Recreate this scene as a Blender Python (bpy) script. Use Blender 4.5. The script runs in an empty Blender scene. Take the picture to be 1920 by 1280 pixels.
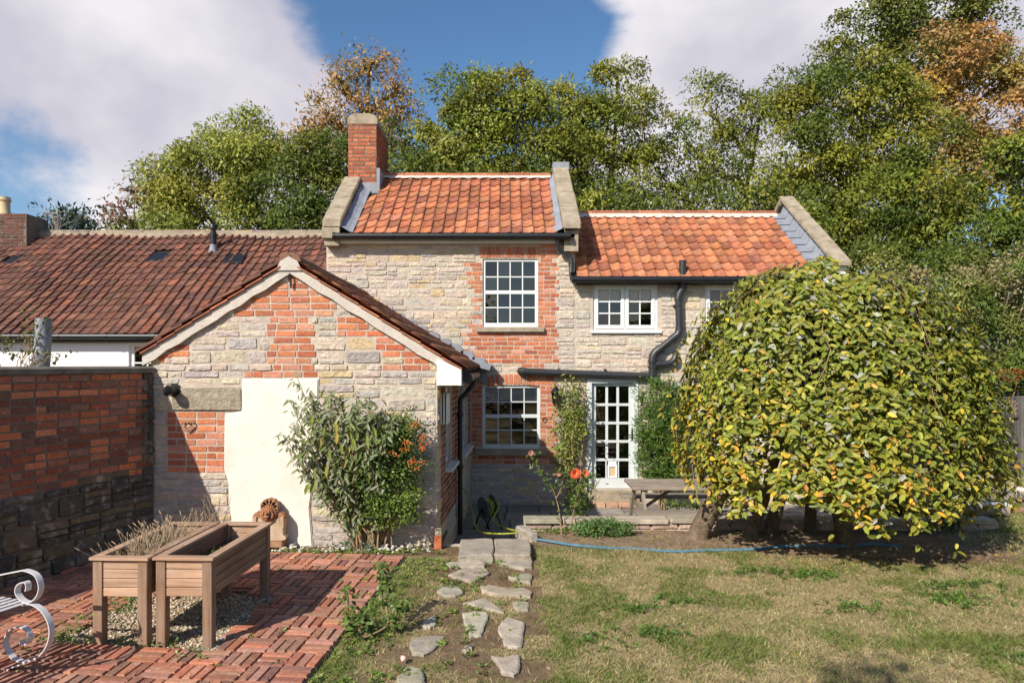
import bpy, bmesh, math, random
import numpy as np
from mathutils import Vector, Matrix

# ------------------------------------------------------------------ camera, sky, sun, exposure
scn = bpy.context.scene
EYE, F, CX, HY = 2.1, 1280.0, 945.0, 682.0        # eye height, focal length in photo pixels, principal point
cam_d = bpy.data.cameras.new('camera'); cam = bpy.data.objects.new('camera', cam_d)
scn.collection.objects.link(cam); scn.camera = cam
cam.location = (0, 0, EYE); cam.rotation_euler = (math.pi / 2, 0, 0)
cam_d.sensor_width = 36; cam_d.lens = 36 * F / 1920
cam_d.shift_x = (960 - CX) / 1920; cam_d.shift_y = (HY - 640) / 1920
cam_d.clip_start = 0.05; cam_d.clip_end = 800

LDIR = Vector((0.76, 1.0, -0.926)).normalized()    # the way sunlight travels
SUN_ELEV = math.asin(-LDIR.z)
sun_d = bpy.data.lights.new('sun', 'SUN'); sun = bpy.data.objects.new('sun', sun_d)
scn.collection.objects.link(sun)
sun_d.energy = 5.0; sun_d.angle = math.radians(0.53); sun_d.color = (1.0, 0.93, 0.82)
sun.rotation_euler = LDIR.to_track_quat('-Z', 'Y').to_euler(); sun.location = (-8, -10, 14)

scn.view_settings.view_transform = 'Standard'; scn.view_settings.look = 'None'
scn.view_settings.exposure = 0.32; scn.view_settings.gamma = 1.0
scn.view_settings.use_curve_mapping = False
scn.cycles.max_bounces = 6; scn.cycles.transparent_max_bounces = 8
scn.cycles.use_denoising = True
scn.cycles.caustics_reflective = False; scn.cycles.caustics_refractive = False

def px_dir(px, py):
    return Vector(((px - CX) / F, 1.0, (HY - py) / F)).normalized()

world = bpy.data.worlds.new('World'); scn.world = world; world.use_nodes = True
def build_world():
    nt = world.node_tree; N = nt.nodes; L = nt.links
    for n in list(N): N.remove(n)
    out = N.new('ShaderNodeOutputWorld'); bg = N.new('ShaderNodeBackground')
    L.new(bg.outputs[0], out.inputs[0]); bg.inputs[1].default_value = 0.072
    sky = N.new('ShaderNodeTexSky'); sky.sky_type = 'NISHITA'; sky.sun_disc = False
    sky.sun_elevation = SUN_ELEV
    sky.sun_rotation = math.atan2(-LDIR.x, -LDIR.y)
    sky.air_density = 1.0; sky.dust_density = 0.6; sky.ozone_density = 2.0
    tc = N.new('ShaderNodeTexCoord')
    def math_(op, a, b=None, clamp=False):
        m = N.new('ShaderNodeMath'); m.operation = op; m.use_clamp = clamp
        for i, v in enumerate((a, b)):
            if v is None: continue
            if isinstance(v, (int, float)): m.inputs[i].default_value = v
            else: L.new(v, m.inputs[i])
        return m.outputs[0]
    def noise(scale, detail, rough, off=(0, 0, 0), dist=0.0):
        mp = N.new('ShaderNodeMapping'); mp.inputs['Location'].default_value = off
        mp.inputs['Scale'].default_value = (1, 1, 1.35)
        L.new(tc.outputs['Generated'], mp.inputs[0])
        n = N.new('ShaderNodeTexNoise'); n.inputs['Scale'].default_value = scale
        n.inputs['Detail'].default_value = detail; n.inputs['Roughness'].default_value = rough
        n.inputs['Distortion'].default_value = dist
        L.new(mp.outputs[0], n.inputs['Vector']); return n.outputs['Fac']
    dens = math_('MULTIPLY', noise(2.6, 9, 0.56, (3.1, 0.4, 1.7), 0.25), 1.0)
    blobs = [((330, 150), 0.93, 0.24), ((120, 330), 0.95, 0.12), ((520, 330), 0.982, 0.16), ((850, 130), 0.955, -0.34), ((20, 420), 0.985, -0.24),
             ((1260, 140), 0.955, 0.28), ((1500, 40), 0.96, 0.18), ((1900, 80), 0.97, 0.18), ((10, 10), 0.99, -0.12)]
    for (p, c0, w) in blobs:
        d = px_dir(*p)
        dp = N.new('ShaderNodeVectorMath'); dp.operation = 'DOT_PRODUCT'
        nrm = N.new('ShaderNodeVectorMath'); nrm.operation = 'NORMALIZE'
        L.new(tc.outputs['Generated'], nrm.inputs[0]); L.new(nrm.outputs[0], dp.inputs[0])
        dp.inputs[1].default_value = d
        mr = N.new('ShaderNodeMapRange'); mr.interpolation_type = 'SMOOTHSTEP'
        mr.inputs[1].default_value = c0; mr.inputs[2].default_value = 1.0
        mr.inputs[3].default_value = 0.0; mr.inputs[4].default_value = w
        L.new(dp.outputs['Value'], mr.inputs[0])
        dens = math_('ADD', dens, mr.outputs[0])
    cov = N.new('ShaderNodeMapRange'); cov.interpolation_type = 'SMOOTHSTEP'
    cov.inputs[1].default_value = 0.53; cov.inputs[2].default_value = 0.68
    L.new(dens, cov.inputs[0])
    sh = N.new('ShaderNodeMapRange'); sh.inputs[1].default_value = 0.40; sh.inputs[2].default_value = 0.60
    L.new(noise(3.4, 6, 0.5, (7.3, 1.1, 0.2)), sh.inputs[0])
    cc = N.new('ShaderNodeMix'); cc.data_type = 'RGBA'
    cc.inputs['A'].default_value = (6.9, 6.7, 7.7, 1); cc.inputs['B'].default_value = (10.0, 9.7, 10.1, 1)
    L.new(sh.outputs[0], cc.inputs['Factor'])
    hs = N.new('ShaderNodeHueSaturation'); hs.inputs['Saturation'].default_value = 1.18; hs.inputs['Value'].default_value = 1.55
    L.new(sky.outputs[0], hs.inputs['Color'])
    mx = N.new('ShaderNodeMix'); mx.data_type = 'RGBA'
    L.new(cov.outputs[0], mx.inputs['Factor']); L.new(hs.outputs[0], mx.inputs['A']); L.new(cc.outputs['Result'], mx.inputs['B'])
    L.new(mx.outputs['Result'], bg.inputs[0])
build_world()

# ------------------------------------------------------------------ helpers
COL = scn.collection
rng = random.Random(7)
nr = np.random.default_rng(11)

def P(px, py, Y):
    return Vector(((px - CX) * Y / F, Y, EYE - (py - HY) * Y / F))
def G(px, py, z=0.0):
    Y = (EYE - z) * F / (py - HY)
    return Vector(((px - CX) * Y / F, Y, z))
def on_plane(px, py, o, n):
    d = Vector(((px - CX) / F, 1.0, (HY - py) / F)); c = Vector((0, 0, EYE))
    return c + d * ((Vector(o) - c).dot(n) / d.dot(n))

def fbm(x, y, seed=0, octs=4):
    x = np.asarray(x, float); y = np.asarray(y, float); tot = np.zeros_like(x); amp = 0.5
    for o in range(octs):
        xi = np.floor(x).astype(np.int64); yi = np.floor(y).astype(np.int64); fx = x - xi; fy = y - yi
        fx = fx * fx * (3 - 2 * fx); fy = fy * fy * (3 - 2 * fy)
        def h(a, b):
            n = (a * 374761393 + b * 668265263 + (seed + o) * 974634777) & 0x7fffffff
            n = ((n ^ (n >> 13)) * 1274126177) & 0x7fffffff
            return ((n ^ (n >> 16)) & 0xffff) / 65535.0
        tot += amp * (h(xi, yi) * (1 - fx) * (1 - fy) + h(xi + 1, yi) * fx * (1 - fy) + h(xi, yi + 1) * (1 - fx) * fy + h(xi + 1, yi + 1) * fx * fy)
        x = x * 2.03 + 17.1; y = y * 2.03 + 5.7; amp *= 0.5
    return tot / (1 - 0.5 ** octs)

# ---- materials
def new_mat(name):
    m = bpy.data.materials.new(name); m.use_nodes = True
    nt = m.node_tree; p = nt.nodes['Principled BSDF']; return m, nt, p
def _noise(nt, scale, detail=4, rough=0.55, vec=None):
    n = nt.nodes.new('ShaderNodeTexNoise'); n.inputs['Scale'].default_value = scale
    n.inputs['Detail'].default_value = detail; n.inputs['Roughness'].default_value = rough
    if vec is None:
        g = nt.nodes.new('ShaderNodeNewGeometry'); vec = g.outputs['Position']
    nt.links.new(vec, n.inputs['Vector']); return n.outputs['Fac']
def _ramp(nt, fac, lo, hi, a=0.0, b=1.0):
    r = nt.nodes.new('ShaderNodeMapRange'); r.inputs[1].default_value = lo; r.inputs[2].default_value = hi
    r.inputs[3].default_value = a; r.inputs[4].default_value = b
    nt.links.new(fac, r.inputs[0]); return r.outputs[0]
def _mix(nt, fac, a, b, mode='MIX'):
    m = nt.nodes.new('ShaderNodeMix'); m.data_type = 'RGBA'; m.blend_type = mode
    for key, v in (('Factor', fac), ('A', a), ('B', b)):
        s = m.inputs[key]
        if isinstance(v, (int, float)): s.default_value = v
        elif isinstance(v, (tuple, list)): s.default_value = (*v[:3], 1)
        else: nt.links.new(v, s)
    return m.outputs['Result']
def _tint(nt):
    a = nt.nodes.new('ShaderNodeAttribute'); a.attribute_name = 'tint'
    o = nt.nodes.new('ShaderNodeObjectInfo')
    return _mix(nt, 1.0, a.outputs['Color'], o.outputs['Color'], 'ADD')
def surf(name, color=None, rough=0.8, vary=0.35, scale=6.0, stains=(), bump=0.3, bscale=40.0, bdist=0.01, spec=0.3, metal=0.0, detail=5):
    """colour (None = per-piece tint) x noise, stain layers (colour, scale, lo, hi, amount), bump"""
    m, nt, p = new_mat(name)
    base = _tint(nt) if color is None else None
    if base is None:
        c = nt.nodes.new('ShaderNodeRGB'); c.outputs[0].default_value = (*color, 1); base = c.outputs[0]
    f = _ramp(nt, _noise(nt, scale, detail), 0.25, 0.75, 1 - vary, 1 + vary)
    v = nt.nodes.new('ShaderNodeVectorMath'); v.operation = 'SCALE'
    nt.links.new(base, v.inputs[0]); nt.links.new(f, v.inputs['Scale']); base = v.outputs[0]
    for (sc, s, lo, hi, amt) in stains:
        base = _mix(nt, _ramp(nt, _noise(nt, s, 6, 0.62), lo, hi, 0, amt), base, sc)
    nt.links.new(base, p.inputs['Base Color'])
    p.inputs['Roughness'].default_value = rough; p.inputs['Metallic'].default_value = metal
    p.inputs['Specular IOR Level'].default_value = spec
    if bump:
        b = nt.nodes.new('ShaderNodeBump'); b.inputs['Strength'].default_value = bump; b.inputs['Distance'].default_value = bdist
        nt.links.new(_noise(nt, bscale, 8, 0.6), b.inputs['Height']); nt.links.new(b.outputs[0], p.inputs['Normal'])
    return m
def leaf_mat(name, trans=0.3, rough=0.5, spec=0.35):
    m, nt, p = new_mat(name); t = _tint(nt)
    f = _ramp(nt, _noise(nt, 9, 3), 0.3, 0.7, 0.8, 1.2)
    v = nt.nodes.new('ShaderNodeVectorMath'); v.operation = 'SCALE'
    nt.links.new(t, v.inputs[0]); nt.links.new(f, v.inputs['Scale'])
    nt.links.new(v.outputs[0], p.inputs['Base Color']); p.inputs['Roughness'].default_value = rough
    p.inputs['Specular IOR Level'].default_value = spec
    tr = nt.nodes.new('ShaderNodeBsdfTranslucent'); nt.links.new(v.outputs[0], tr.inputs[0])
    mx = nt.nodes.new('ShaderNodeMixShader'); mx.inputs[0].default_value = trans
    out = nt.nodes['Material Output']
    nt.links.new(p.outputs[0], mx.inputs[1]); nt.links.new(tr.outputs[0], mx.inputs[2]); nt.links.new(mx.outputs[0], out.inputs[0])
    return m
def wood_mat(name, color, dark, grain=(1.6, 26, 26), rough=0.75, weather=(0.36, 0.32, 0.28), wamt=0.5):
    m, nt, p = new_mat(name)
    tc = nt.nodes.new('ShaderNodeTexCoord'); mp = nt.nodes.new('ShaderNodeMapping'); mp.inputs['Scale'].default_value = grain
    nt.links.new(tc.outputs['UV'], mp.inputs[0])
    g = _noise(nt, 1.0, 8, 0.65, mp.outputs[0])
    c = _mix(nt, _ramp(nt, g, 0.32, 0.68), dark, color)
    c = _mix(nt, _ramp(nt, _noise(nt, 5, 5), 0.4, 0.75, 0, wamt), c, weather)
    o = nt.nodes.new('ShaderNodeObjectInfo')
    c = _mix(nt, 1.0, c, o.outputs['Color'], 'MULTIPLY')
    nt.links.new(c, p.inputs['Base Color']); p.inputs['Roughness'].default_value = rough; p.inputs['Specular IOR Level'].default_value = 0.25
    b = nt.nodes.new('ShaderNodeBump'); b.inputs['Strength'].default_value = 0.5; b.inputs['Distance'].default_value = 0.004
    nt.links.new(g, b.inputs['Height']); nt.links.new(b.outputs[0], p.inputs['Normal'])
    return m

M = {}
M['brick'] = surf('brick', None, 0.9, 0.28, 30, [((0.50, 0.42, 0.36), 11, 0.58, 0.74, 0.55), ((0.10, 0.05, 0.035), 7, 0.62, 0.80, 0.5)], 0.55, 90, 0.006, 0.15)
M['stone'] = surf('stone', None, 0.92, 0.26, 12, [((0.42, 0.37, 0.34), 5, 0.56, 0.74, 0.4), ((0.54, 0.40, 0.20), 3.1, 0.60, 0.78, 0.45), ((0.62, 0.53, 0.44), 8, 0.54, 0.70, 0.55), ((0.14, 0.12, 0.105), 23, 0.64, 0.78, 0.55)], 1.0, 22, 0.03, 0.12, detail=8)
M['mortar'] = surf('mortar', (0.53, 0.445, 0.36), 0.95, 0.20, 9, [((0.36, 0.32, 0.285), 2.2, 0.52, 0.72, 0.5), ((0.47, 0.43, 0.37), 13, 0.6, 0.75, 0.5)], 0.9, 55, 0.012, 0.1)
M['mortar_dark'] = surf('dark_mortar', (0.19, 0.16, 0.13), 0.95, 0.25, 9, [((0.09, 0.08, 0.075), 3, 0.5, 0.7, 0.6)], 0.9, 55, 0.012, 0.1)
M['lime'] = surf('lime_mortar', (0.56, 0.50, 0.44), 0.95, 0.15, 8, [((0.38, 0.35, 0.31), 4, 0.55, 0.75, 0.5)], 0.8, 35, 0.012, 0.1)
M['render'] = surf('cream_render', (0.78, 0.705, 0.635), 0.9, 0.06, 3, [((0.66, 0.53, 0.40), 2.3, 0.52, 0.76, 0.5), ((0.54, 0.46, 0.38), 9, 0.62, 0.8, 0.4)], 0.5, 14, 0.010, 0.15)
M['whitewash'] = surf('whitewash', (0.80, 0.79, 0.78), 0.9, 0.06, 2, [((0.55, 0.53, 0.52), 3, 0.6, 0.8, 0.35)], 0.5, 16, 0.012, 0.1)
M['tile'] = surf('clay_tile', None, 0.85, 0.30, 16, [((0.12, 0.07, 0.048), 5, 0.52, 0.74, 0.7), ((0.45, 0.37, 0.25), 15, 0.62, 0.74, 0.6), ((0.085, 0.066, 0.05), 24, 0.58, 0.70, 0.6)], 0.4, 70, 0.006, 0.15)
M['underlay'] = surf('roof_underlay', (0.05, 0.04, 0.035), 1, 0.2, 5, (), 0)
M['coping'] = surf('coping_stone', (0.36, 0.30, 0.22), 0.95, 0.25, 7, [((0.20, 0.16, 0.11), 4, 0.48, 0.68, 0.7), ((0.48, 0.44, 0.34), 14, 0.62, 0.74, 0.6)], 0.8, 45, 0.012, 0.1)
M['lead'] = surf('lead', (0.235, 0.25, 0.29), 0.6, 0.2, 5, [((0.37, 0.38, 0.41), 7, 0.55, 0.75, 0.5)], 0.4, 9, 0.02, 0.4)
M['black_plastic'] = surf('black_plastic', (0.010, 0.011, 0.013), 0.42, 0.2, 8, (), 0.0, spec=0.5)
M['pipe_grey'] = surf('grey_plastic', (0.028, 0.030, 0.033), 0.42, 0.15, 8, [((0.12, 0.12, 0.12), 4, 0.6, 0.85, 0.35)], 0.0, spec=0.5)
M['white_paint'] = surf('white_paint', (0.73, 0.745, 0.725), 0.5, 0.04, 6, [((0.5, 0.5, 0.47), 8, 0.66, 0.8, 0.3)], 0.1, 30, 0.003, 0.4)
M['sage_paint'] = surf('pale_grey_paint', (0.60, 0.635, 0.635), 0.45, 0.04, 6, (), 0.1, 30, 0.003, 0.4)
M['flaky'] = surf('flaky_white_paint', (0.80, 0.79, 0.77), 0.7, 0.05, 6, [((0.12, 0.10, 0.09), 26, 0.70, 0.73, 0.8)], 0.4, 30, 0.004, 0.3)
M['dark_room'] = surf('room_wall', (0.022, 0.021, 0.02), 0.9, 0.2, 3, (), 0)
M['cloth'] = surf('cream_cloth', (0.78, 0.72, 0.56), 0.9, 0.1, 14, (), 0.3, 20, 0.01)
M['blind'] = surf('white_blind', (0.80, 0.79, 0.80), 0.9, 0.03, 4, (), 0)
M['flag'] = surf('flagstone', None, 0.9, 0.25, 9, [((0.20, 0.18, 0.15), 3, 0.5, 0.7, 0.5), ((0.50, 0.46, 0.38), 18, 0.62, 0.75, 0.5)], 0.8, 40, 0.012, 0.12)
M['soil'] = surf('soil', (0.155, 0.10, 0.062), 1.0, 0.35, 12, [((0.24, 0.17, 0.11), 6, 0.5, 0.7, 0.6)], 1.0, 45, 0.03, 0.05)
M['terracotta'] = surf('terracotta', (0.33, 0.16, 0.085), 0.9, 0.25, 14, [((0.42, 0.33, 0.24), 6, 0.52, 0.72, 0.6), ((0.10, 0.06, 0.04), 9, 0.6, 0.8, 0.5)], 0.7, 60, 0.008, 0.1)
M['pot'] = surf('cream_pot', (0.58, 0.44, 0.27), 0.8, 0.12, 6, (), 0.2)
M['plank'] = wood_mat('weathered_plank', (0.43, 0.27, 0.175), (0.20, 0.115, 0.07), weather=(.42, .34, .28), wamt=.45)
M['grey_wood'] = wood_mat('grey_wood', (0.33, 0.27, 0.205), (0.16, 0.125, 0.095), wamt=0.6)
M['dark_fence'] = wood_mat('dark_fence_wood', (0.085, 0.075, 0.07), (0.045, 0.04, 0.037), weather=(0.12, 0.11, 0.11))
M['bark'] = surf('bark', (0.17, 0.125, 0.085), 0.95, 0.4, 18, [((0.26, 0.22, 0.16), 6, 0.5, 0.7, 0.6)], 1.0, 30, 0.03, 0.08)
M['branch'] = surf('branch_bark', (0.15, 0.115, 0.085), 0.95, 0.3, 8, (), 0)
M['twig'] = surf('twig', (0.34, 0.23, 0.13), 0.9, 0.25, 20, (), 0)
M['dry'] = surf('dry_stem', (0.36, 0.265, 0.17), 0.95, 0.3, 25, (), 0)
M['leaf'] = leaf_mat('leaf', 0.32)
M['gloss_leaf'] = leaf_mat('glossy_leaf', 0.22, 0.42, 0.35)
M['grass'] = leaf_mat('grass_blade', 0.3, 0.75, 0.12)
M['petal'] = leaf_mat('petal', 0.25, 0.7, 0.2)
M['iron'] = surf('white_iron', (0.56, 0.54, 0.55), 0.5, 0.08, 12, [((0.25, 0.17, 0.12), 15, 0.66, 0.75, 0.6)], 0.15, 60, 0.002, 0.4)
M['black_iron'] = surf('black_iron', (0.02, 0.02, 0.022), 0.5, 0.2, 12, (), 0.1)
M['blue_hose'] = surf('blue_hose', (0.085, 0.19, 0.255), 0.6, 0.25, 20, [((0.34, 0.27, 0.18), 7, 0.55, 0.7, 0.7)], 0.2)
M['green_hose'] = surf('green_hose', (0.35, 0.36, 0.04), 0.5, 0.1, 20, (), 0)
M['pebble'] = surf('pebble', None, 0.9, 0.2, 40, (), 0.2)
M['post'] = surf('grey_post', (0.30, 0.31, 0.32), 0.85, 0.3, 7, [((0.08, 0.08, 0.085), 5, 0.5, 0.65, 0.8)], 0.6, 25, 0.012)
def glass_mat():
    m, nt, p = new_mat('window_glass'); nt.nodes.remove(p)
    fr = nt.nodes.new('ShaderNodeFresnel'); fr.inputs[0].default_value = 1.55
    ad = nt.nodes.new('ShaderNodeMath'); ad.operation = 'MULTIPLY_ADD'; ad.inputs[1].default_value = 1.9; ad.inputs[2].default_value = 0.03
    nt.links.new(fr.outputs[0], ad.inputs[0])
    t = nt.nodes.new('ShaderNodeBsdfTransparent'); t.inputs[0].default_value = (0.80, 0.83, 0.82, 1)
    g = nt.nodes.new('ShaderNodeBsdfGlossy'); g.inputs['Roughness'].default_value = 0.015
    mx = nt.nodes.new('ShaderNodeMixShader')
    nt.links.new(ad.outputs[0], mx.inputs[0]); nt.links.new(t.outputs[0], mx.inputs[1]); nt.links.new(g.outputs[0], mx.inputs[2])
    nt.links.new(mx.outputs[0], nt.nodes['Material Output'].inputs[0]); return m
M['glass'] = glass_mat()

# ---- mesh building
class MB:
    def __init__(s): s.v = []; s.f = []; s.uv = []; s.c = []
    def face(s, pts, col=None):
        i = len(s.v); s.v += [tuple(p) for p in pts]; s.f.append(tuple(range(i, i + len(pts)))); s.c.append(col)
    def box(s, lo, hi, tf=None, col=None):
        (x0, y0, z0), (x1, y1, z1) = lo, hi
        c = [(x0, y0, z0), (x1, y0, z0), (x1, y1, z0), (x0, y1, z0), (x0, y0, z1), (x1, y0, z1), (x1, y1, z1), (x0, y1, z1)]
        if tf: c = [tf(Vector(p)) for p in c]
        i = len(s.v); s.v += [tuple(p) for p in c]
        for q in ((0, 3, 2, 1), (4, 5, 6, 7), (0, 1, 5, 4), (1, 2, 6, 5), (2, 3, 7, 6), (3, 0, 4, 7)):
            s.f.append(tuple(i + k for k in q)); s.c.append(col)
    def tube(s, pts, r, sides=8, cap=True, flat=None, col=None):
        pts = [Vector(p) for p in pts]; n = len(pts)
        if not hasattr(r, '__len__'): r = [r] * n
        t0 = (pts[1] - pts[0]).normalized()
        a = t0.cross(Vector((0, 0, 1)) if abs(t0.z) < 0.9 else Vector((1, 0, 0))).normalized()
        i = len(s.v)
        for k, p in enumerate(pts):
            t = (pts[min(k + 1, n - 1)] - pts[max(k - 1, 0)]).normalized()
            a = (a - t * a.dot(t)).normalized(); b = t.cross(a)
            for j in range(sides):
                an = 2 * math.pi * j / sides; o = a * math.cos(an) + b * math.sin(an)
                s.v.append(tuple(p + o * r[k]))
        for k in range(n - 1):
            for j in range(sides):
                j2 = (j + 1) % sides
                s.f.append((i + k * sides + j, i + k * sides + j2, i + (k + 1) * sides + j2, i + (k + 1) * sides + j)); s.c.append(col)
        if cap:
            s.f.append(tuple(i + j for j in range(sides))[::-1]); s.c.append(col)
            s.f.append(tuple(i + (n - 1) * sides + j for j in range(sides))); s.c.append(col)
    def strip(s, pts, w, t, wdir):
        """flat bar swept along pts; width w along wdir, thickness t"""
        pts = [Vector(p) for p in pts]; n = len(pts); wd = Vector(wdir).normalized(); i = len(s.v)
        for k, p in enumerate(pts):
            tg = (pts[min(k + 1, n - 1)] - pts[max(k - 1, 0)]).normalized(); nn = tg.cross(wd).normalized()
            for (a, b) in ((-1, -1), (1, -1), (1, 1), (-1, 1)): s.v.append(tuple(p + wd * (a * w / 2) + nn * (b * t / 2)))
        for k in range(n - 1):
            for j in range(4):
                j2 = (j + 1) % 4
                s.f.append((i + k * 4 + j, i + k * 4 + j2, i + (k + 1) * 4 + j2, i + (k + 1) * 4 + j)); s.c.append(None)
        s.f.append((i + 3, i + 2, i + 1, i)); s.c.append(None)
        e = i + (n - 1) * 4; s.f.append((e, e + 1, e + 2, e + 3)); s.c.append(None)
    def lathe(s, prof, center, sides=16):
        cx, cy, cz = center; i = len(s.v); n = len(prof)
        for (r, z) in prof:
            for j in range(sides):
                an = 2 * math.pi * j / sides; s.v.append((cx + r * math.cos(an), cy + r * math.sin(an), cz + z))
        for k in range(n - 1):
            for j in range(sides):
                j2 = (j + 1) % sides
                s.f.append((i + k * sides + j, i + k * sides + j2, i + (k + 1) * sides + j2, i + (k + 1) * sides + j)); s.c.append(None)
        s.f.append(tuple(i + j for j in range(sides))[::-1]); s.c.append(None)
        s.f.append(tuple(i + (n - 1) * sides + j for j in range(sides))); s.c.append(None)
    def prism(s, poly, lo, hi, tf):
        """poly (a,b) extruded along the third coordinate from lo to hi, tf(a,b,c)->world"""
        n = len(poly); i = len(s.v)
        for c in (lo, hi):
            for (a, b) in poly: s.v.append(tuple(tf(a, b, c)))
        s.f.append(tuple(range(i, i + n))); s.c.append(None)
        s.f.append(tuple(range(i + 2 * n - 1, i + n - 1, -1))); s.c.append(None)
        for j in range(n):
            j2 = (j + 1) % n; s.f.append((i + j, i + n + j, i + n + j2, i + j2)); s.c.append(None)
    def mesh(s, name, mat, smooth=False, uvbox=False):
        me = bpy.data.meshes.new(name); me.from_pydata(s.v, [], s.f)
        if mat is not None: me.materials.append(mat)
        if any(c is not None for c in s.c):
            at = me.attributes.new('tint', 'FLOAT_COLOR', 'FACE')
            at.data.foreach_set('color', np.array([(*(c or (0, 0, 0))[:3], 1) for c in s.c], np.float32).ravel())
        if smooth: me.polygons.foreach_set('use_smooth', [True] * len(me.polygons))
        return me
def recalc(me):
    bm = bmesh.new(); bm.from_mesh(me); bmesh.ops.recalc_face_normals(bm, faces=bm.faces); bm.to_mesh(me); bm.free()
def smooth_by_angle(me, deg=40):
    bm = bmesh.new(); bm.from_mesh(me); bmesh.ops.remove_doubles(bm, verts=bm.verts, dist=1e-5)
    bmesh.ops.recalc_face_normals(bm, faces=bm.faces)
    for f in bm.faces: f.smooth = True
    for e in bm.edges: e.smooth = len(e.link_faces) == 2 and e.calc_face_angle(0) < math.radians(deg)
    bm.to_mesh(me); bm.free()

def np_mesh(name, verts, faces, mat, tint=None, smooth=False):
    """verts (n,3); faces (m,k) all the same size k; tint (m,3) per face"""
    me = bpy.data.meshes.new(name); verts = np.asarray(verts, np.float32); faces = np.asarray(faces, np.int32)
    m, k = faces.shape
    me.vertices.add(len(verts)); me.vertices.foreach_set('co', verts.ravel())
    me.loops.add(m * k); me.loops.foreach_set('vertex_index', faces.ravel())
    me.polygons.add(m); me.polygons.foreach_set('loop_start', np.arange(0, m * k, k, dtype=np.int32))
    if smooth: me.polygons.foreach_set('use_smooth', np.ones(m, bool))
    me.update(calc_edges=True); me.materials.append(mat)
    if tint is not None:
        at = me.attributes.new('tint', 'FLOAT_COLOR', 'FACE')
        at.data.foreach_set('color', np.c_[np.asarray(tint, np.float32), np.ones(m, np.float32)].astype(np.float32).ravel())
    return me

def link(name, me, parent=None, basis=None, color=None, kind=None):
    o = bpy.data.objects.new(name, me); COL.objects.link(o)
    if basis is not None: o.matrix_basis = basis
    if parent is not None:
        o.parent = parent
        o.matrix_parent_inverse = Matrix.Translation(-Vector(parent['_w'])) if '_w' in parent.keys() else Matrix.Identity(4)
    if color is not None: o.color = (*color[:3], 1)
    elif me is not None and isinstance(me, bpy.types.Mesh) and 'tint' in me.attributes: o.color = (0, 0, 0, 1)
    if kind: o['kind'] = kind
    return o
THINGS = []
def thing(name, loc, label, cat, group=None):
    o = bpy.data.objects.new(name, None); COL.objects.link(o); o.location = loc; o.empty_display_size = 0.1
    o['_w'] = tuple(loc); tag(o, label, cat, group); THINGS.append(o); return o
def tag(o, label, cat, group=None, kind=None):
    o['label'] = label; o['category'] = cat
    if group: o['group'] = group
    if kind: o['kind'] = kind
    return o
def part(mb, name, mat, parent, smooth=False, kind=None, color=None):
    me = mb.mesh(name, M[mat] if isinstance(mat, str) else mat)
    if smooth: smooth_by_angle(me)
    else: recalc(me)
    return link(name, me, parent, kind=kind, color=color)
def uv_wood(me, axis):
    """UVs for the wood grain: u along the board, v across (world metres)"""
    uv = me.uv_layers.new(name='UVMap'); a = Vector(axis).normalized()
    b = a.cross(Vector((0, 0, 1)));  b = b.normalized() if b.length > 0.1 else Vector((1, 0, 0)); c = a.cross(b)
    for l in me.loops:
        p = me.vertices[l.vertex_index].co; uv.data[l.index].uv = (p.dot(a), p.dot(b) + p.dot(c) * 1.0)
def board(name, mat, parent, lo, hi, axis, tf=None, tone=1.0, bevel=0.004):
    mb = MB(); mb.box(lo, hi, tf); me = mb.mesh(name, M[mat])
    bm = bmesh.new(); bm.from_mesh(me); bmesh.ops.recalc_face_normals(bm, faces=bm.faces)
    if bevel: bmesh.ops.bevel(bm, geom=list(bm.edges), offset=bevel, segments=1, affect='EDGES')
    bm.to_mesh(me); bm.free()
    a = Vector(axis)
    if tf: a = tf(a) - tf(Vector((0, 0, 0)))
    uv_wood(me, a)
    for l in me.uv_layers[0].data: l.uv = (l.uv[0] + tone * 7.3 + lo[2] * 3, l.uv[1] + tone * 3.1)
    return link(name, me, parent, color=(tone, tone, tone))

def pieces(parent, name, items, mat, limit=300):
    """items: (mesh variant, world matrix, colour, size). The largest become objects, the rest one mesh."""
    items = sorted(items, key=lambda i: -i[3])
    for (me, mx, c, _) in items[:limit]: link(name, me, parent, mx, c)
    rest = items[limit:]
    if rest:
        V = []; Fs = []; T = []; off = 0
        for (me, mx, c, _) in rest:
            V += [tuple(mx @ v.co) for v in me.vertices]
            for p in me.polygons: Fs.append([off + i for i in p.vertices]); T.append(c)
            off += len(me.vertices)
        me = bpy.data.meshes.new(name); me.from_pydata(V, [], Fs); me.materials.append(mat)
        at = me.attributes.new('tint', 'FLOAT_COLOR', 'FACE')
        at.data.foreach_set('color', np.array([(*c[:3], 1) for c in T], np.float32).ravel())
        link(name, me, parent, kind='stuff')

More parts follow.
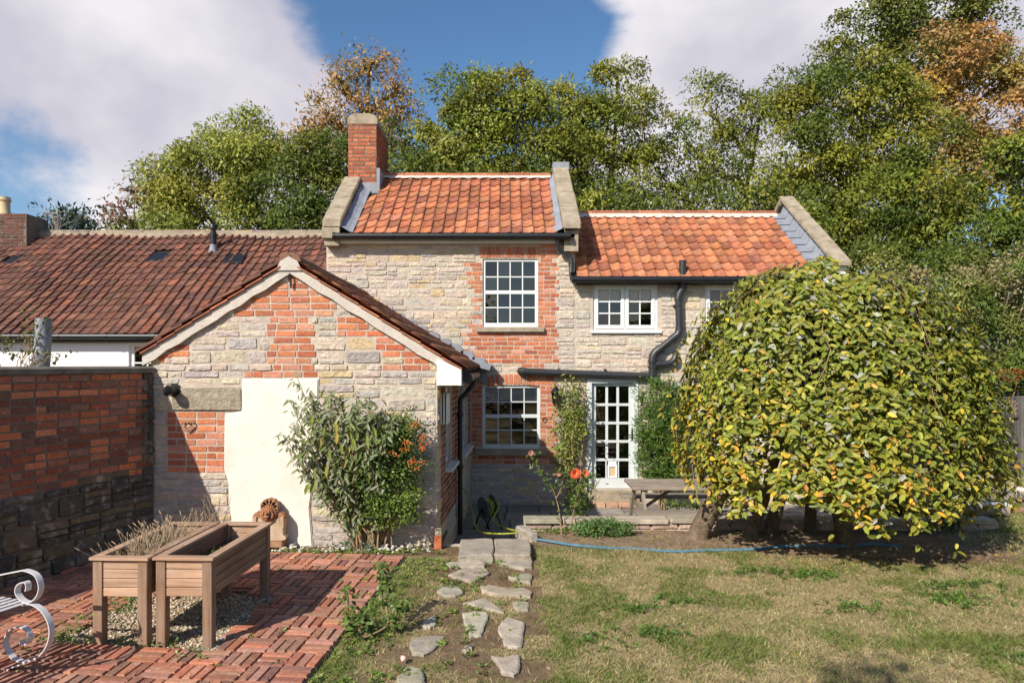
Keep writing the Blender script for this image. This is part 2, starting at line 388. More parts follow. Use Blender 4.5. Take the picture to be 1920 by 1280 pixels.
def block_variants(n, name, mat, nseg, irregular, bev, seed):
    """irregular masonry units: x -.5...5, z -.5...5, front at y=-1, back at y=1"""
    r = random.Random(seed); out = []
    for k in range(n):
        ring = []
        for j in range(nseg):
            if nseg == 8:
                x, z = ((.5, .44), (.475, .5), (-.475, .5), (-.5, .44), (-.5, -.44), (-.475, -.5), (.475, -.5), (.5, -.44))[j]
            else:
                an = 2 * math.pi * (j + 0.5) / nseg
                c, s_ = math.cos(an), math.sin(an); e = 0.17
                x = 0.5 * math.copysign(abs(c) ** e, c); z = 0.5 * math.copysign(abs(s_) ** e, s_)
            ring.append((x * (1 - irregular * r.random()), z * (1 - irregular * 1.5 * r.random())))
        v = []; f = []
        for (x, z) in ring: v.append((x, 1.0, z))
        for (x, z) in ring: v.append((x, -0.55, z))
        for (x, z) in ring: v.append((x - math.copysign(bev[0], x) * (0.6 + 0.8 * r.random()), -0.9 - 0.2 * r.random(), z - math.copysign(bev[1], z) * (0.6 + 0.8 * r.random())))
        v.append((r.uniform(-.15, .15), -1.0 - 0.35 * irregular * 4 * r.random(), r.uniform(-.15, .15)))
        for a in (0, 1):
            for j in range(nseg):
                j2 = (j + 1) % nseg; f.append((a * nseg + j, a * nseg + j2, (a + 1) * nseg + j2, (a + 1) * nseg + j))
        for j in range(nseg): f.append((2 * nseg + j, 2 * nseg + (j + 1) % nseg, 3 * nseg))
        me = bpy.data.meshes.new(name); me.from_pydata(v, [], f); me.materials.append(mat); recalc(me); out.append(me)
    return out
STONES = block_variants(16, 'stone', M['stone'], 10, 0.085, (0.03, 0.08), 3)
BRICKS = block_variants(8, 'brick', M['brick'], 8, 0.035, (0.018, 0.05), 5)
SLABS = block_variants(6, 'stone', M['stone'], 8, 0.03, (0.015, 0.03), 9)
PAVERS = block_variants(8, 'brick', M['brick'], 8, 0.03, (0.02, 0.06), 15)

def jit(c, a, r=rng):
    k = 1 + r.uniform(-a, a); return tuple(max(0.004, x * k * (1 + r.uniform(-a, a) * 0.35)) for x in c)
BRICK_C = [(0.50, 0.165, 0.08), (0.54, 0.195, 0.10), (0.45, 0.14, 0.07), (0.50, 0.21, 0.125), (0.40, 0.135, 0.08), (.55, .26, .17)]
BRICK_OLD_SHADE = [(0.34, 0.115, 0.065), (0.28, 0.095, 0.058), (0.22, 0.08, 0.055), (0.36, 0.14, 0.08), (0.18, 0.09, 0.07), (.30, .15, .11)]  # old garden wall brick; on the outbuilding side wall it paints in shade
STONE_C = [(0.54, 0.45, 0.365), (0.48, 0.42, 0.365), (0.58, 0.48, 0.375), (0.58, 0.44, 0.26), (0.45, 0.405, 0.37), (0.56, 0.475, 0.395), (0.60, 0.49, 0.36), (.52, .44, .38)]
STONE_PALE = [(0.60, 0.515, 0.42), (0.56, 0.485, 0.40), (0.63, 0.54, 0.435), (0.52, 0.465, 0.405), (0.62, 0.50, 0.37)]
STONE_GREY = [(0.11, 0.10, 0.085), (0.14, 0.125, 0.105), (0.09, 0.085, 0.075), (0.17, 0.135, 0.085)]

def frame(o, u, n):
    """wall frame: origin, along-wall unit vector, outward normal"""
    u = Vector(u).normalized(); n = Vector(n).normalized(); o = Vector(o)
    def mat(uu, vv, w, h, d, out=0.0, rot=0.0):
        R = Matrix.Rotation(rot, 3, 'Y')
        B = Matrix((u, -n, Vector((0, 0, 1)))).transposed() @ R @ Matrix.Diagonal((w, d, h))
        m4 = B.to_4x4(); m4.translation = o + u * uu + Vector((0, 0, vv)) + n * out; return m4
    return mat
def brick_item(fr, u, v, w, h, cols, proud=0.0055, r=rng, rot=None, old=0.15):
    d = 0.03
    return (r.choice(BRICKS), fr(u, v, w, h, d, proud - d + r.uniform(-.002, .003), r.uniform(-.008, .008) if rot is None else rot), jit(r.choice(cols), old, r), w * h)
def stone_item(fr, u, v, w, h, cols, proud=0.014, r=rng, var=0.12, sl=False):
    d = 0.05
    return (r.choice(SLABS if sl else STONES), fr(u, v, w, h, d, proud - d + r.uniform(-.008, .01), r.uniform(-.02, .02)), jit(r.choice(cols), var, r), w * h)

def fill_masonry(fr, u0, u1, v0, v1, kind_at, c=0.077, bl=0.225, stone_cols=STONE_C, brick_cols=BRICK_C, seed=1, long=(0.2, 0.5), thin=0.0, sproud=0.008):
    """kind_at(u,v) -> 'b','s',None. Courses of height c; stones span one to three courses."""
    r = random.Random(seed); bricks = []; stones = []
    ncol = int(round((v1 - v0) / c)); step = 0.0375
    us = [u0 + step * (i + 0.5) for i in range(int((u1 - u0) / step))]
    def runs(vals, want):
        out = []; st = None
        for i, k in enumerate(vals + [None]):
            if k == want and st is None: st = i
            if k != want and st is not None: out.append((u0 + st * step, u0 + i * step)); st = None
        return out
    for k in range(ncol):
        vm = v0 + (k + 0.5) * c
        for (a, b) in runs([kind_at(u, vm) for u in us], 'b'):
            x = a - (bl * 0.5 if k % 2 else 0) - r.uniform(0, .02)
            while x < b - 0.02:
                w = bl if r.random() > 0.22 else bl / 2
                lo, hi = max(x, a), min(x + w, b)
                if hi - lo > 0.05: bricks.append(brick_item(fr, (lo + hi) / 2, vm + r.uniform(-.003, .003), hi - lo - 0.011, c - 0.012, brick_cols, r=r))
                x += w
    k = 0
    while k < ncol:
        lift = min(r.choice((1, 2, 2, 3)) if thin < 0.5 else r.choice((1, 1, 2)), ncol - k)
        vals = []
        for u in us:
            ks = [kind_at(u, v0 + (k + q + 0.5) * c) for q in range(lift)]
            vals.append('s' if all(x == 's' for x in ks) else ('x' if any(x == 's' for x in ks) else None))
        H = lift * c; vb = v0 + k * c
        for (a, b) in runs(vals, 's'):
            x = a
            while x < b - 0.03:
                w = r.uniform(*long) * (1.1 if lift == 1 else 1.0); w = min(w, b - x)
                if b - x - w < 0.1: w = b - x
                if lift == 1 or r.random() < (0.5 if lift == 2 else 0.25): cuts = [0, H]
                elif lift == 2: q = H * r.uniform(.35, .65); cuts = [0, q, H]
                else: cuts = [0, H * r.uniform(.28, .42), H * r.uniform(.58, .72), H]
                for q in range(len(cuts) - 1):
                    h = cuts[q + 1] - cuts[q]; vm = vb + (cuts[q] + cuts[q + 1]) / 2
                    if h < .09 and w > .34 and r.random() < .5:
                        s_ = r.uniform(.35, .65)
                        for (xa, wa) in ((x, w * s_), (x + w * s_, w * (1 - s_))):
                            stones.append(stone_item(fr, xa + wa / 2, vm, wa - .003, h - .004, stone_cols, sproud, r))
                    else: stones.append(stone_item(fr, x + w / 2, vm, w - .003, h - .004, stone_cols, sproud, r))
                x += w
        for q in range(lift):                                # ragged ends: single-course stones
            vm = vb + (q + .5) * c
            sub = [('s' if vals[i] == 'x' and kind_at(u, vm) == 's' else None) for i, u in enumerate(us)]
            for (a, b) in runs(sub, 's'):
                x = a
                while x < b - 0.02:
                    w = min(r.uniform(*long), b - x)
                    if w > .04: stones.append(stone_item(fr, x + w / 2, vm, w - .003, c - .004, stone_cols, sproud, r))
                    x += w
        k += lift
    return bricks, stones

def wall_front(mb, Y, x0, x1, z0, z1, holes, depth=0.22, top=None):
    """front face at y=Y with rectangular holes (x0,x1,z0,z1) and their reveals; top = extra polygon above z1"""
    xs = sorted({x0, x1, *[h[i] for h in holes for i in (0, 1)]}); zs = sorted({z0, z1, *[h[i] for h in holes for i in (2, 3)]})
    for a, b in zip(xs, xs[1:]):
        for c, d in zip(zs, zs[1:]):
            mx, mz = (a + b) / 2, (c + d) / 2
            if any(h[0] < mx < h[1] and h[2] < mz < h[3] for h in holes): continue
            mb.face([(a, Y, c), (b, Y, c), (b, Y, d), (a, Y, d)])
    for (a, b, c, d) in holes:
        y2 = Y + depth
        for q in (((a, Y, c), (a, Y, d), (a, y2, d), (a, y2, c)), ((b, Y, c), (b, Y, d), (b, y2, d), (b, y2, c)),
                  ((a, Y, c), (b, Y, c), (b, y2, c), (a, y2, c)), ((a, Y, d), (b, Y, d), (b, y2, d), (a, y2, d))): mb.face(q)
    if top: mb.face(top)

def tile_variants():
    out = []; r = random.Random(4)
    xs = [0, .03, .062, .095, .125, .150, .175, .195, .208]; zs = [.012, .002, -.003, .001, .012, .026, .034, .032, .018]
    for k in range(5):
        v = []; f = []; n = len(xs); L = 0.345; tw = r.uniform(-.006, .006)
        for (y, dz) in ((-.012, .024), (L, 0.0)):
            for x, z in zip(xs, zs): v.append((x, y, z + dz + (tw * (x - .1) * 8 if y < 0 else 0) + r.uniform(-.0012, .0012)))
        for x, z in zip(xs, zs): v.append((x, -.010, z + .024 - .017 + (tw * (x - .1) * 8)))
        v += [(xs[-1], L, zs[-1] - .016)]
        for j in range(n - 1):
            f.append((j, j + 1, n + j + 1, n + j)); f.append((2 * n + j, 2 * n + j + 1, j + 1, j))
        f.append((n - 1, 3 * n - 1, 3 * n, 2 * n - 1))
        me = bpy.data.meshes.new('roof_tile'); me.from_pydata(v, [], f); me.materials.append(M['tile'])
        me.polygons.foreach_set('use_smooth', [i % 2 == 0 and i < 2 * (n - 1) for i in range(len(f))]); out.append(me)
    return out
TILES = tile_variants()
TILE_C = [(0.41, 0.148, 0.075), (0.44, 0.165, 0.085), (0.37, 0.13, 0.068), (0.32, 0.115, 0.064), (0.42, 0.175, 0.10), (0.45, 0.175, 0.09), (0.29, 0.11, 0.068)]
TILE_OLD = [(0.155, 0.071, 0.052), (0.135, 0.064, 0.049), (0.175, 0.076, 0.052), (0.11, 0.056, 0.045), (0.195, 0.088, 0.062)]
def tile_roof(parent, o, u, s, width, length, cols, skip=None, warp=None, limit=300, seed=1, gauge=0.275, flip=False):
    """o eave corner, u along the eave, s up the slope"""
    r = random.Random(seed); o = Vector(o); u = Vector(u).normalized(); s = Vector(s).normalized(); n = u.cross(s)
    if n.z < 0: n = -n
    cw = 0.197; nc = max(1, round(width / cw)); sx = width / nc / cw; nrw = math.ceil(length / gauge)
    items = []
    for i in range(nrw):
        for j in range(nc):
            uu = j * cw * sx; vv = i * gauge
            if skip and skip(uu + .1, vv + .14): continue
            L = min(1.0, (length - vv + .03) / .345)
            w = warp(uu, vv) if warp else (0, 0)
            R = Matrix.Rotation(r.uniform(-.012, .012), 3, 'Z') @ Matrix.Rotation(r.uniform(-.012, .012), 3, 'X')
            B = Matrix((u, s, n)).transposed() @ R @ Matrix.Diagonal((sx * 1.0, L, 1.0))
            m4 = B.to_4x4(); m4.translation = o + u * (uu + w[0] + r.uniform(-.004, .004)) + s * (vv + r.uniform(-.008, .008)) + n * (w[1] + r.uniform(-.003, .004) + 0.012)
            items.append((r.choice(TILES), m4, jit(r.choice(cols), .16, r), 1.0 / (o + u * uu + s * vv).y))
    pieces(parent, 'roof_tile', items, M['tile'], limit)
# ------------------------------------------------------------------ windows and doors
def X2(px, Y): return (px - CX) * Y / F
def Z2(py, Y): return EYE - (py - HY) * Y / F

def glazed(parent, name, mat, o, u, n, outer, lights, fw=0.045, bar=0.02, dep=0.06, rail=None, paint=None):
    """a window in a wall frame: o origin (on the plane the frame's face lies on), u along, n outward.
    outer=(u0,u1,v0,v1); lights: (u0,u1,v0,v1,cols,rows,skip) clear openings"""
    u = Vector(u).normalized(); n = Vector(n).normalized(); o = Vector(o)
    tf = lambda p: o + u * p.x - n * p.y + Vector((0, 0, p.z))
    mb = MB(); u0, u1, v0, v1 = outer
    xs = sorted({u0, u1, *[l[i] for l in lights for i in (0, 1)]}); zs = sorted({v0, v1, *[l[i] for l in lights for i in (2, 3)]})
    for a, b in zip(xs, xs[1:]):                      # frame = everything that is not a light, merged by column
        run = None
        for c, d in list(zip(zs, zs[1:])) + [(None, None)]:
            hole = c is None or any(l[0] < (a + b) / 2 < l[1] and l[2] < (c + d) / 2 < l[3] for l in lights)
            if not hole: run = (run[0] if run else c, d)
            elif run: mb.box((a, 0, run[0]), (b, dep, run[1]), tf); run = None
    w = part(mb, name, mat, parent)
    for (a, b, c, d, nc, nrw, skip) in lights:
        pw = (b - a) / nc; ph = (d - c) / nrw
        for i in range(1, nc):
            m_ = MB(); x = a + i * pw; m_.box((x - bar / 2, .012, c), (x + bar / 2, dep - .012, d), tf); part(m_, 'glazing_bar', mat, w)
        for j in range(1, nrw):
            m_ = MB(); z = c + j * ph; hb = bar * 1.6 if rail == j else bar / 2
            m_.box((a, .006, z - hb), (b, dep - .006, z + hb), tf); part(m_, 'meeting_rail' if rail == j else 'glazing_bar', mat, w)
        for i in range(nc):
            for j in range(nrw):
                if (i, j) in skip: continue
                m_ = MB(); t1, t2 = rng.uniform(-.004, .004), rng.uniform(-.003, .003)
                m_.face([tf(Vector((x, dep * .5 + sx * t1 + sz * t2, z))) for x, z, sx, sz in
                         ((a + i * pw, c + j * ph, -1, -1), (a + (i + 1) * pw, c + j * ph, 1, -1), (a + (i + 1) * pw, c + (j + 1) * ph, 1, 1), (a + i * pw, c + (j + 1) * ph, -1, 1))])
                link('pane', m_.mesh('pane', M['glass']), w)
    return w
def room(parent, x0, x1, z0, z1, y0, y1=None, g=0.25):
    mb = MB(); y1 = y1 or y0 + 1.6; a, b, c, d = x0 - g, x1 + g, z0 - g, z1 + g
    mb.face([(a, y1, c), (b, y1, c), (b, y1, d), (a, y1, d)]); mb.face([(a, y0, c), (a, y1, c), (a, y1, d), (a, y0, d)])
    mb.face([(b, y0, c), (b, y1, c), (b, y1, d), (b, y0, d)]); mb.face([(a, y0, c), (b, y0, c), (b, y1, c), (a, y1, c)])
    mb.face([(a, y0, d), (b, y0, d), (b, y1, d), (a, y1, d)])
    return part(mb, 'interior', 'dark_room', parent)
def curtain(parent, x0, x1, z0, z1, y, mat='cloth', wave=.025, nm='curtain', folds=9):
    mb = MB(); n = 28
    for i in range(n):
        a, b = i / n, (i + 1) / n
        ya = y + wave * math.sin(a * folds * 2 * math.pi); yb = y + wave * math.sin(b * folds * 2 * math.pi)
        za = z0 + .02 * math.sin(a * 23); zb = z0 + .02 * math.sin(b * 23)
        xa, xb = x0 + (x1 - x0) * a, x0 + (x1 - x0) * b
        mb.face([(xa, ya, za), (xb, yb, zb), (xb, yb, z1), (xa, ya, z1)])
    return part(mb, nm, mat, parent)
def gutter(parent, a, b, r=0.058, mat='black_plastic', nm='gutter'):
    mb = MB(); mb.tube([a, b], r, 10)
    d = (Vector(b) - Vector(a)); k = max(2, int(d.length / 0.95))
    for i in range(k + 1):
        c = Vector(a) + d * (i / k); t = d.normalized() * .02; mb.tube([c - t, c + t], r * 1.14, 10)
    return part(mb, nm, mat, parent, smooth=True)

D1, D2 = 8.0, 12.0
# ------------------------------------------------------------------ tall cottage
cot = thing('cottage', (-0.9, D2, -0.4), 'tall stone cottage with brick chimney, orange pantile roof and brick-framed sash windows', 'house')
hx0, hx1 = X2(612, D2), X2(1078, D2)
w_up = (X2(905, D2), X2(1008, D2), Z2(613, D2), Z2(485, D2)); w_lo = (X2(905, D2), X2(1012, D2), Z2(841, D2), Z2(722, D2))
ztop = Z2(447, D2)
mb = MB(); wall_front(mb, D2, hx0, hx1, -.45, ztop, [w_up, w_lo])
for x in (hx0, hx1): mb.face([(x, D2, -.45), (x, 16.0, -.45), (x, 16.0, ztop), (x, 13.95, 5.85), (x, D2, ztop)])
mb.face([(hx0, 16, -.45), (hx1, 16, -.45), (hx1, 16, ztop), (hx0, 16, ztop)])
cwall = part(mb, 'wall', 'mortar', cot)
fr2 = frame((0, D2, 0), (1, 0, 0), (0, -1, 0))
def kind_main(u, v):
    px = CX + u * F / D2; py = HY - (v - EYE) * F / D2
    if px < 676 or px < 884:
        line = 559 + (px - 678) * .553
        if px > 678 and py > line + 6: return None
        if px <= 678 and py > 559 - (px - 678) * -.4: return None
    if 903.5 < px < 1009.5 and 484 < py < 614: return None
    if 893 < px < 1021 and 612 < py < 624: return None
    if 893 < px < 1013 and 459 < py < 488: return None
    if 903.5 < px < 1013.5 and 721 < py < 842: return None
    if 892 < px < 1025 and 839 < py < 853: return None
    if 912 < px < 1014 and 698 < py < 726: return None
    c = int((v + 5) / .077)
    left = 893 if py < 486 else (872 if py < 545 else (888 if py < 610 else 868)) 
    left += (0, 14, -4, 18)[c % 4] + (8 if (c * 7) % 5 == 0 else 0)
    right = 1046 + (0, -6, 3)[c % 3]
    if py > 690: left = 850
    if 680 < py < 697 and (915 < px < 975 or px > 1020): return 's'
    if 459 < py < 866 and left < px < right: return 'b'
    return 's'
bks, sts = fill_masonry(fr2, hx0 + .005, hx1 - .004, -.43, ztop - .09, kind_main, seed=21, stone_cols=STONE_C, long=(.16, .46), thin=.6)
for i in range(15):                                           # flat arch over the upper window
    px = 899 + i * (1012 - 899) / 15 + 3.7; bks.append(brick_item(fr2, X2(px, D2), Z2(473, D2), .060, .205, BRICK_C, .010, rot=(px - 955) * .0022))
for i in range(12):                                           # segmental arch over the lower one
    t = (i - 5.5) / 5.5; px = 962 + t * 46; py = 711 + 3.5 * t * t
    bks.append(brick_item(fr2, X2(px, D2), Z2(py, D2), .062, .19, BRICK_C, .010, rot=t * .22))
pieces(cwall, 'brick', bks, M['brick']); pieces(cwall, 'stone', sts, M['stone'])
def sash(parent, w, Y, mat, blind=False):
    x0, x1, z0, z1 = w; f = .045
    win = glazed(parent, 'window', mat, (0, Y + .03, 0), (1, 0, 0), (0, -1, 0), (x0, x1, z0, z1), [(x0 + f, x1 - f, z0 + .075, z1 - f, 4, 4, ())], bar=.019, rail=2)
    room(parent, x0, x1, z0, z1, Y + .22)
    return win
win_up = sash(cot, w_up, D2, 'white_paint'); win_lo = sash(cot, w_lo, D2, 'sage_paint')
mb = MB(); mb.box((w_lo[0] + .03, D2 + .093, Z2(751, D2)), (w_lo[1] - .03, D2 + .098, w_lo[3] - .03)); part(mb, 'roller_blind', 'blind', win_lo)
for (a, b, c, d) in ((893, 1020, 613, 622), (893, 1024, 841, 852)):
    mb = MB(); mb.box((X2(a, D2), D2 - .075, Z2(d, D2)), (X2(b, D2), D2 + .029, Z2(c, D2) - .002)); s_ = part(mb, 'window_sill', 'coping', cot)
# roof
PIT = Vector((0, 1, .72)).normalized()
ev = Vector((X2(658, 11.8), 11.78, Z2(441, 11.78)))
rw = X2(1043, 11.8) - ev.x; rl = (13.95 - 11.78) / PIT.y
mb = MB()
def slab(mb, x0, x1, ya, za, yb, zb, t=.06, dz=-.01):
    mb.prism([(ya, za + dz), (yb, zb + dz), (yb, zb + dz - t), (ya, za + dz - t)], x0, x1, lambda a, b, c: (c, a, b))
zr = ev.z + .72 * (13.95 - 11.78)
slab(mb, hx0 + .05, hx1 - .02, 11.84, ev.z + .72 * .06, 13.95, zr); slab(mb, hx0 + .05, hx1 - .02, 13.95, zr, 16.1, zr - .72 * 2.15)
croof = part(mb, 'roof', 'underlay', cot)
chx0, chx1, chy0, chy1 = X2(653, 13.4), X2(706, 13.4), 13.4, 14.7
tile_roof(croof, ev, (1, 0, 0), PIT, rw, rl, TILE_C, seed=5, skip=lambda uu, vv: ev.x + uu < chx1 + .12 and vv > 1.6)
def ridge_tiles(parent, x0, x1, y, z, mat='tile', cols=TILE_C, L=.45, r=.11, fillet='lime', drop=.10):
    n = max(1, round((x1 - x0) / L)); L = (x1 - x0) / n; me = None
    mb = MB(); pr = [(r * math.cos(a), r * .78 * math.sin(a)) for a in [math.pi * k / 6 for k in range(7)]]
    pr2 = pr + [(-r + .014, -.0), (r - .014, 0)]
    mb.prism(pr2, 0, L - .008, lambda a, b, c: (c, a, b)); me = mb.mesh('ridge_tile', M[mat]); recalc(me)
    for i in range(n):
        link('ridge_tile', me, parent, Matrix.Translation((x0 + i * L, y, z + rng.uniform(-.006, .006))), jit(rng.choice(cols), .12))
    mb = MB(); m_ = 40
    for i in range(m_):
        a, b = x0 + (x1 - x0) * i / m_, x0 + (x1 - x0) * (i + 1) / m_
        ja, jb = .012 * math.sin(i * 2.1), .012 * math.sin((i + 1) * 2.1)
        mb.face([(a, y - r - .002, z + .004), (b, y - r - .002, z + .004), (b, y - r - .05 + jb, z - drop + .0 + jb), (a, y - r - .05 + ja, z - drop + ja)])
    part(mb, 'ridge_mortar', fillet, parent)
ridge_tiles(croof, chx1 + .06, X2(1030, 13.95) + .02, 13.95, zr + .03, drop=.055)
def coping(parent, x0, x1, ya, za, yb, zb, n, t=.13, mat='coping', lift=.06):
    """flat coping stones up a slope"""
    gap = .006
    for k in range(n):
        a = k / n; b = (k + 1) / n; y0, z0 = ya + (yb - ya) * a, za + (zb - za) * a; y1, z1 = ya + (yb - ya) * b - gap, za + (zb - za) * b - gap
        w = rng.uniform(-.008, .008); mb = MB()
        mb.prism([(y0, z0 + lift), (y1, z1 + lift), (y1, z1 + lift + t), (y0, z0 + lift + t)], x0 + w, x1 + w, lambda p, q, c: (c, p, q))
        me = mb.mesh('coping_stone', M[mat]); bm = bmesh.new(); bm.from_mesh(me); bmesh.ops.recalc_face_normals(bm, faces=bm.faces)
        bmesh.ops.bevel(bm, geom=list(bm.edges), offset=.014, segments=2, affect='EDGES'); bm.to_mesh(me); bm.free(); link('coping_stone', me, parent)
lx0, lx1 = X2(605, 11.8), X2(640, 11.8); rx0, rx1 = X2(1054, 11.8), X2(1088, 11.8)
coping(croof, lx0, lx1, 11.74, ev.z + .07, 13.42, ev.z + .07 + .72 * 1.68, 4)
coping(croof, rx0, rx1, 11.74, ev.z + .05, 14.0, ev.z + .05 + .72 * 2.26, 4, t=.12, lift=.05)
coping(croof, lx0, lx1, 14.75, zr - .4, 16.1, zr - 1.4, 2); coping(croof, rx0, rx1, 14.02, zr + .05, 16.1, zr - 1.4, 3)
mb = MB()                                                    # kneelers and parapet masonry under the copings
mb.prism([(11.80, Z2(460, 11.8)), (12.3, Z2(460, 11.8)), (13.9, zr + .05), (11.80, ev.z + .12)], lx0 + .03, lx1 - .05, lambda a, b, c: (c, a, b))
mb.prism([(11.74, ev.z - .05), (11.99, ev.z - .05), (11.99, ev.z + .28), (11.74, ev.z + .12)], lx0, lx1 - .02, lambda a, b, c: (c, a, b))
mb.prism([(11.84, Z2(470, 11.8)), (12.3, Z2(470, 11.8)), (13.95, zr + .05), (11.84, ev.z + .09)], rx0 + .04, rx1 - .03, lambda a, b, c: (c, a, b))
part(mb, 'kneeler', 'coping', croof, kind='stuff')
mb = MB(); mb.prism([(13.9, zr + .18), (14.15, zr + .18), (14.15, zr + .33), (13.9, zr + .33)], rx0 - .01, rx1 + .01, lambda a, b, c: (c, a, b)); part(mb, 'lead_cap', 'lead', croof)
mb = MB()
def lead_sheet(mb, x0, x1, ya, za, yb, zb, up=.10, side=1, n=14):
    for i in range(n):
        a, b = i / n, (i + 1) / n; w0, w1 = .012 * math.sin(i * 1.7), .012 * math.sin((i + 1) * 1.7)
        A = [(x0, ya + (yb - ya) * t, za + (zb - za) * t + w) for t, w in ((a, w0), (b, w1))]; B = [(x1, p[1], p[2] + up) for p in A]
        m_ = [((x0 + x1) / 2 + side * .03, p[1], p[2] + up * .2) for p in A]
        mb.face([A[0], m_[0], m_[1], A[1]]); mb.face([m_[0], B[0], B[1], m_[1]])
lead_sheet(mb, ev.x + .04, lx1 + .01, 11.76, ev.z + .045, 13.95, zr + .045, .10, 1)
lead_sheet(mb, ev.x + rw - .03, rx0 + .005, 11.76, ev.z + .055, 13.97, zr + .055, .06, -1)
mb.box((chx0 + .18, 13.35, zr - .46), (chx1 + .07, 13.388, zr - .24)); mb.box((chx1 + .009, 13.36, zr - .36), (chx1 + .07, 13.95, zr + .05))
part(mb, 'lead_flashing', 'lead', croof, kind='stuff')
# chimney
czb, czt = zr - .5, Z2(233, 13.4)
mb = MB(); mb.box((chx0, chy0, czb), (chx1, chy1, czt)); chim = part(mb, 'chimney', 'mortar_dark', cot)
frf = frame((0, chy0, 0), (1, 0, 0), (0, -1, 0)); frs = frame((chx1, 0, 0), (0, 1, 0), (1, 0, 0))
CH_C = [(0.40, 0.125, 0.060), (0.36, 0.115, 0.06), (0.30, 0.095, 0.055), (0.44, 0.15, 0.075)]
cb = fill_masonry(frf, chx0 - .004, chx1 + .006, czb + .22, czt, lambda u, v: 'b', seed=31, brick_cols=CH_C)[0]
cb += fill_masonry(frs, chy0 + .002, chy1, czb + .22, czt, lambda u, v: 'b', seed=32, brick_cols=CH_C)[0]
pieces(chim, 'brick', cb, M['brick'])
mb = MB(); a, b, c, d = chx0 - .015, chx1 + .02, chy0 - .02, chy1 + .02
mb.prism([(a, czt), (b, czt), (b, czt + .10), (b - .05, czt + .17), (b - .16, czt + .205), (a + .16, czt + .205), (a + .05, czt + .165), (a, czt + .09)], c, d, lambda p, q, r_: (p, r_, q))
part(mb, 'chimney_cap', 'coping', chim)
mb = MB(); mb.lathe([(.06, 0), (.06, .09), (.075, .09), (.075, .11)], (chx1 - .17, 13.9, czt + .2), 12); part(mb, 'flue_stub', 'lead', chim)
# gutter, fascia, downpipe
mb = MB(); mb.box((X2(629, 11.8), 11.86, Z2(455, 11.86)), (X2(1050, 11.8), 11.998, Z2(447, 11.86))); part(mb, 'fascia', 'white_paint', cot)
gutter(cot, (X2(626, 11.75), 11.76, Z2(442.5, 11.76)), (X2(1068, 11.75), 11.76, Z2(442.5, 11.76)))
mb = MB(); mb.tube([P(1045, 446, 11.78), P(1046, 462, 11.82), P(1051, 470, 11.85), P(1066, 478, 11.9), P(1071, 487, 11.9), P(1071, 512, 11.86)], .038, 10)
mb.tube([P(1070, 492, 11.9), P(1072, 498, 11.9)], .05, 10); part(mb, 'downpipe', 'pipe_grey', cot, smooth=True)
# small things on the brick
mb = MB(); c = P(1039, 742, D2)
lamp = thing('wall_lantern', (c.x, D2 - .02, c.z - .2), 'small black carriage lantern on the brick beside the lower sash window', 'lantern')
mb = MB(); mb.box((c.x - .035, D2 - .018, c.z - .12), (c.x + .035, D2 - .001, c.z + .13)); mb.tube([(c.x, D2 - .02, c.z - .13), (c.x, D2 - .09, c.z - .17), (c.x + .02, D2 - .13, c.z - .14)], .011, 8)
part(mb, 'bracket', 'black_iron', lamp)
mb = MB(); lc = (c.x + .02, D2 - .13, c.z)
mb.lathe([(.035, -.15), (.05, -.13), (.05, -.118)], lc, 6); mb.lathe([(.085, .065), (.088, .08), (.05, .13), (.02, .165), (.012, .19)], lc, 6)
for k in range(6):
    an = math.pi * k / 3; mb.tube([(lc[0] + .05 * math.cos(an), lc[1] + .05 * math.sin(an), lc[2] - .12), (lc[0] + .076 * math.cos(an), lc[1] + .076 * math.sin(an), lc[2] + .07)], .006, 5)
part(mb, 'cage', 'black_iron', lamp)
mb = MB(); mb.lathe([(.045, -.117), (.071, .064)], lc, 6); part(mb, 'glass_shade', 'glass', lamp)
mb = MB(); mb.lathe([(.008, -.1), (.02, -.06), (.018, -.02), (.004, .0)], lc, 10); part(mb, 'bulb', 'blind', lamp)
mb = MB(); c = P(1021, 787, D2 - .02); mb.tube([c + Vector((0.035 * math.cos(t), 0, .035 * math.sin(t))) for t in [k * math.pi / 8 for k in range(17)]], .006, 6)
tag(part(mb, 'wall_ring', 'black_iron', None), 'small iron ring fixed to the brick beside the lower sash window', 'ring')

# ------------------------------------------------------------------ lower wing
wing = thing('cottage_wing', (3.6, D2, -0.4), 'low pale stone wing with orange pantiles, white casements and glazed door', 'house')
gx0, gx1 = hx1 + .002, X2(1583, D2); wz = Z2(526, D2)
def R2(a, b, c, d): return (X2(a, D2), X2(b, D2), Z2(d, D2), Z2(c, D2))
wA, wB, wC, wD = R2(1112, 1233, 534, 619), R2(1322, 1443, 535, 620), R2(1262, 1383, 716, 832), R2(1104, 1193, 713, 917)
mb = MB(); wall_front(mb, D2, gx0, gx1, -.45, wz, [wA, wB, wC, wD], .2)
zr2 = Z2(524, 11.8) + .72 * 2.15
mb.face([(gx1, D2, -.45), (gx1, 16, -.45), (gx1, 16, wz), (gx1, 13.95, zr2), (gx1, D2, wz)]); mb.face([(gx0, 16, -.45), (gx1, 16, -.45), (gx1, 16, wz), (gx0, 16, wz)])
gwall = part(mb, 'wall', 'mortar', wing)
def kind_wing(u, v):
    px = CX + u * F / D2; py = HY - (v - EYE) * F / D2
    for (a, b, c, d) in ((1106, 1238, 530, 626), (1316, 1449, 530, 626), (1256, 1389, 712, 838), (1098, 1199, 708, 942)):
        if a < px < b and c < py < d: return None
    return 's'
bks, sts = fill_masonry(fr2, gx0 + .002, gx1 - .01, -.43, wz - .02, kind_wing, seed=41, stone_cols=STONE_PALE, long=(.18, .5), thin=.3)
sts = [(m, x, c, a * (0.2 if x.translation.x > X2(1330, D2) and x.translation.z < Z2(560, D2) else 1)) for (m, x, c, a) in sts]
pieces(gwall, 'stone', sts, M['stone'])
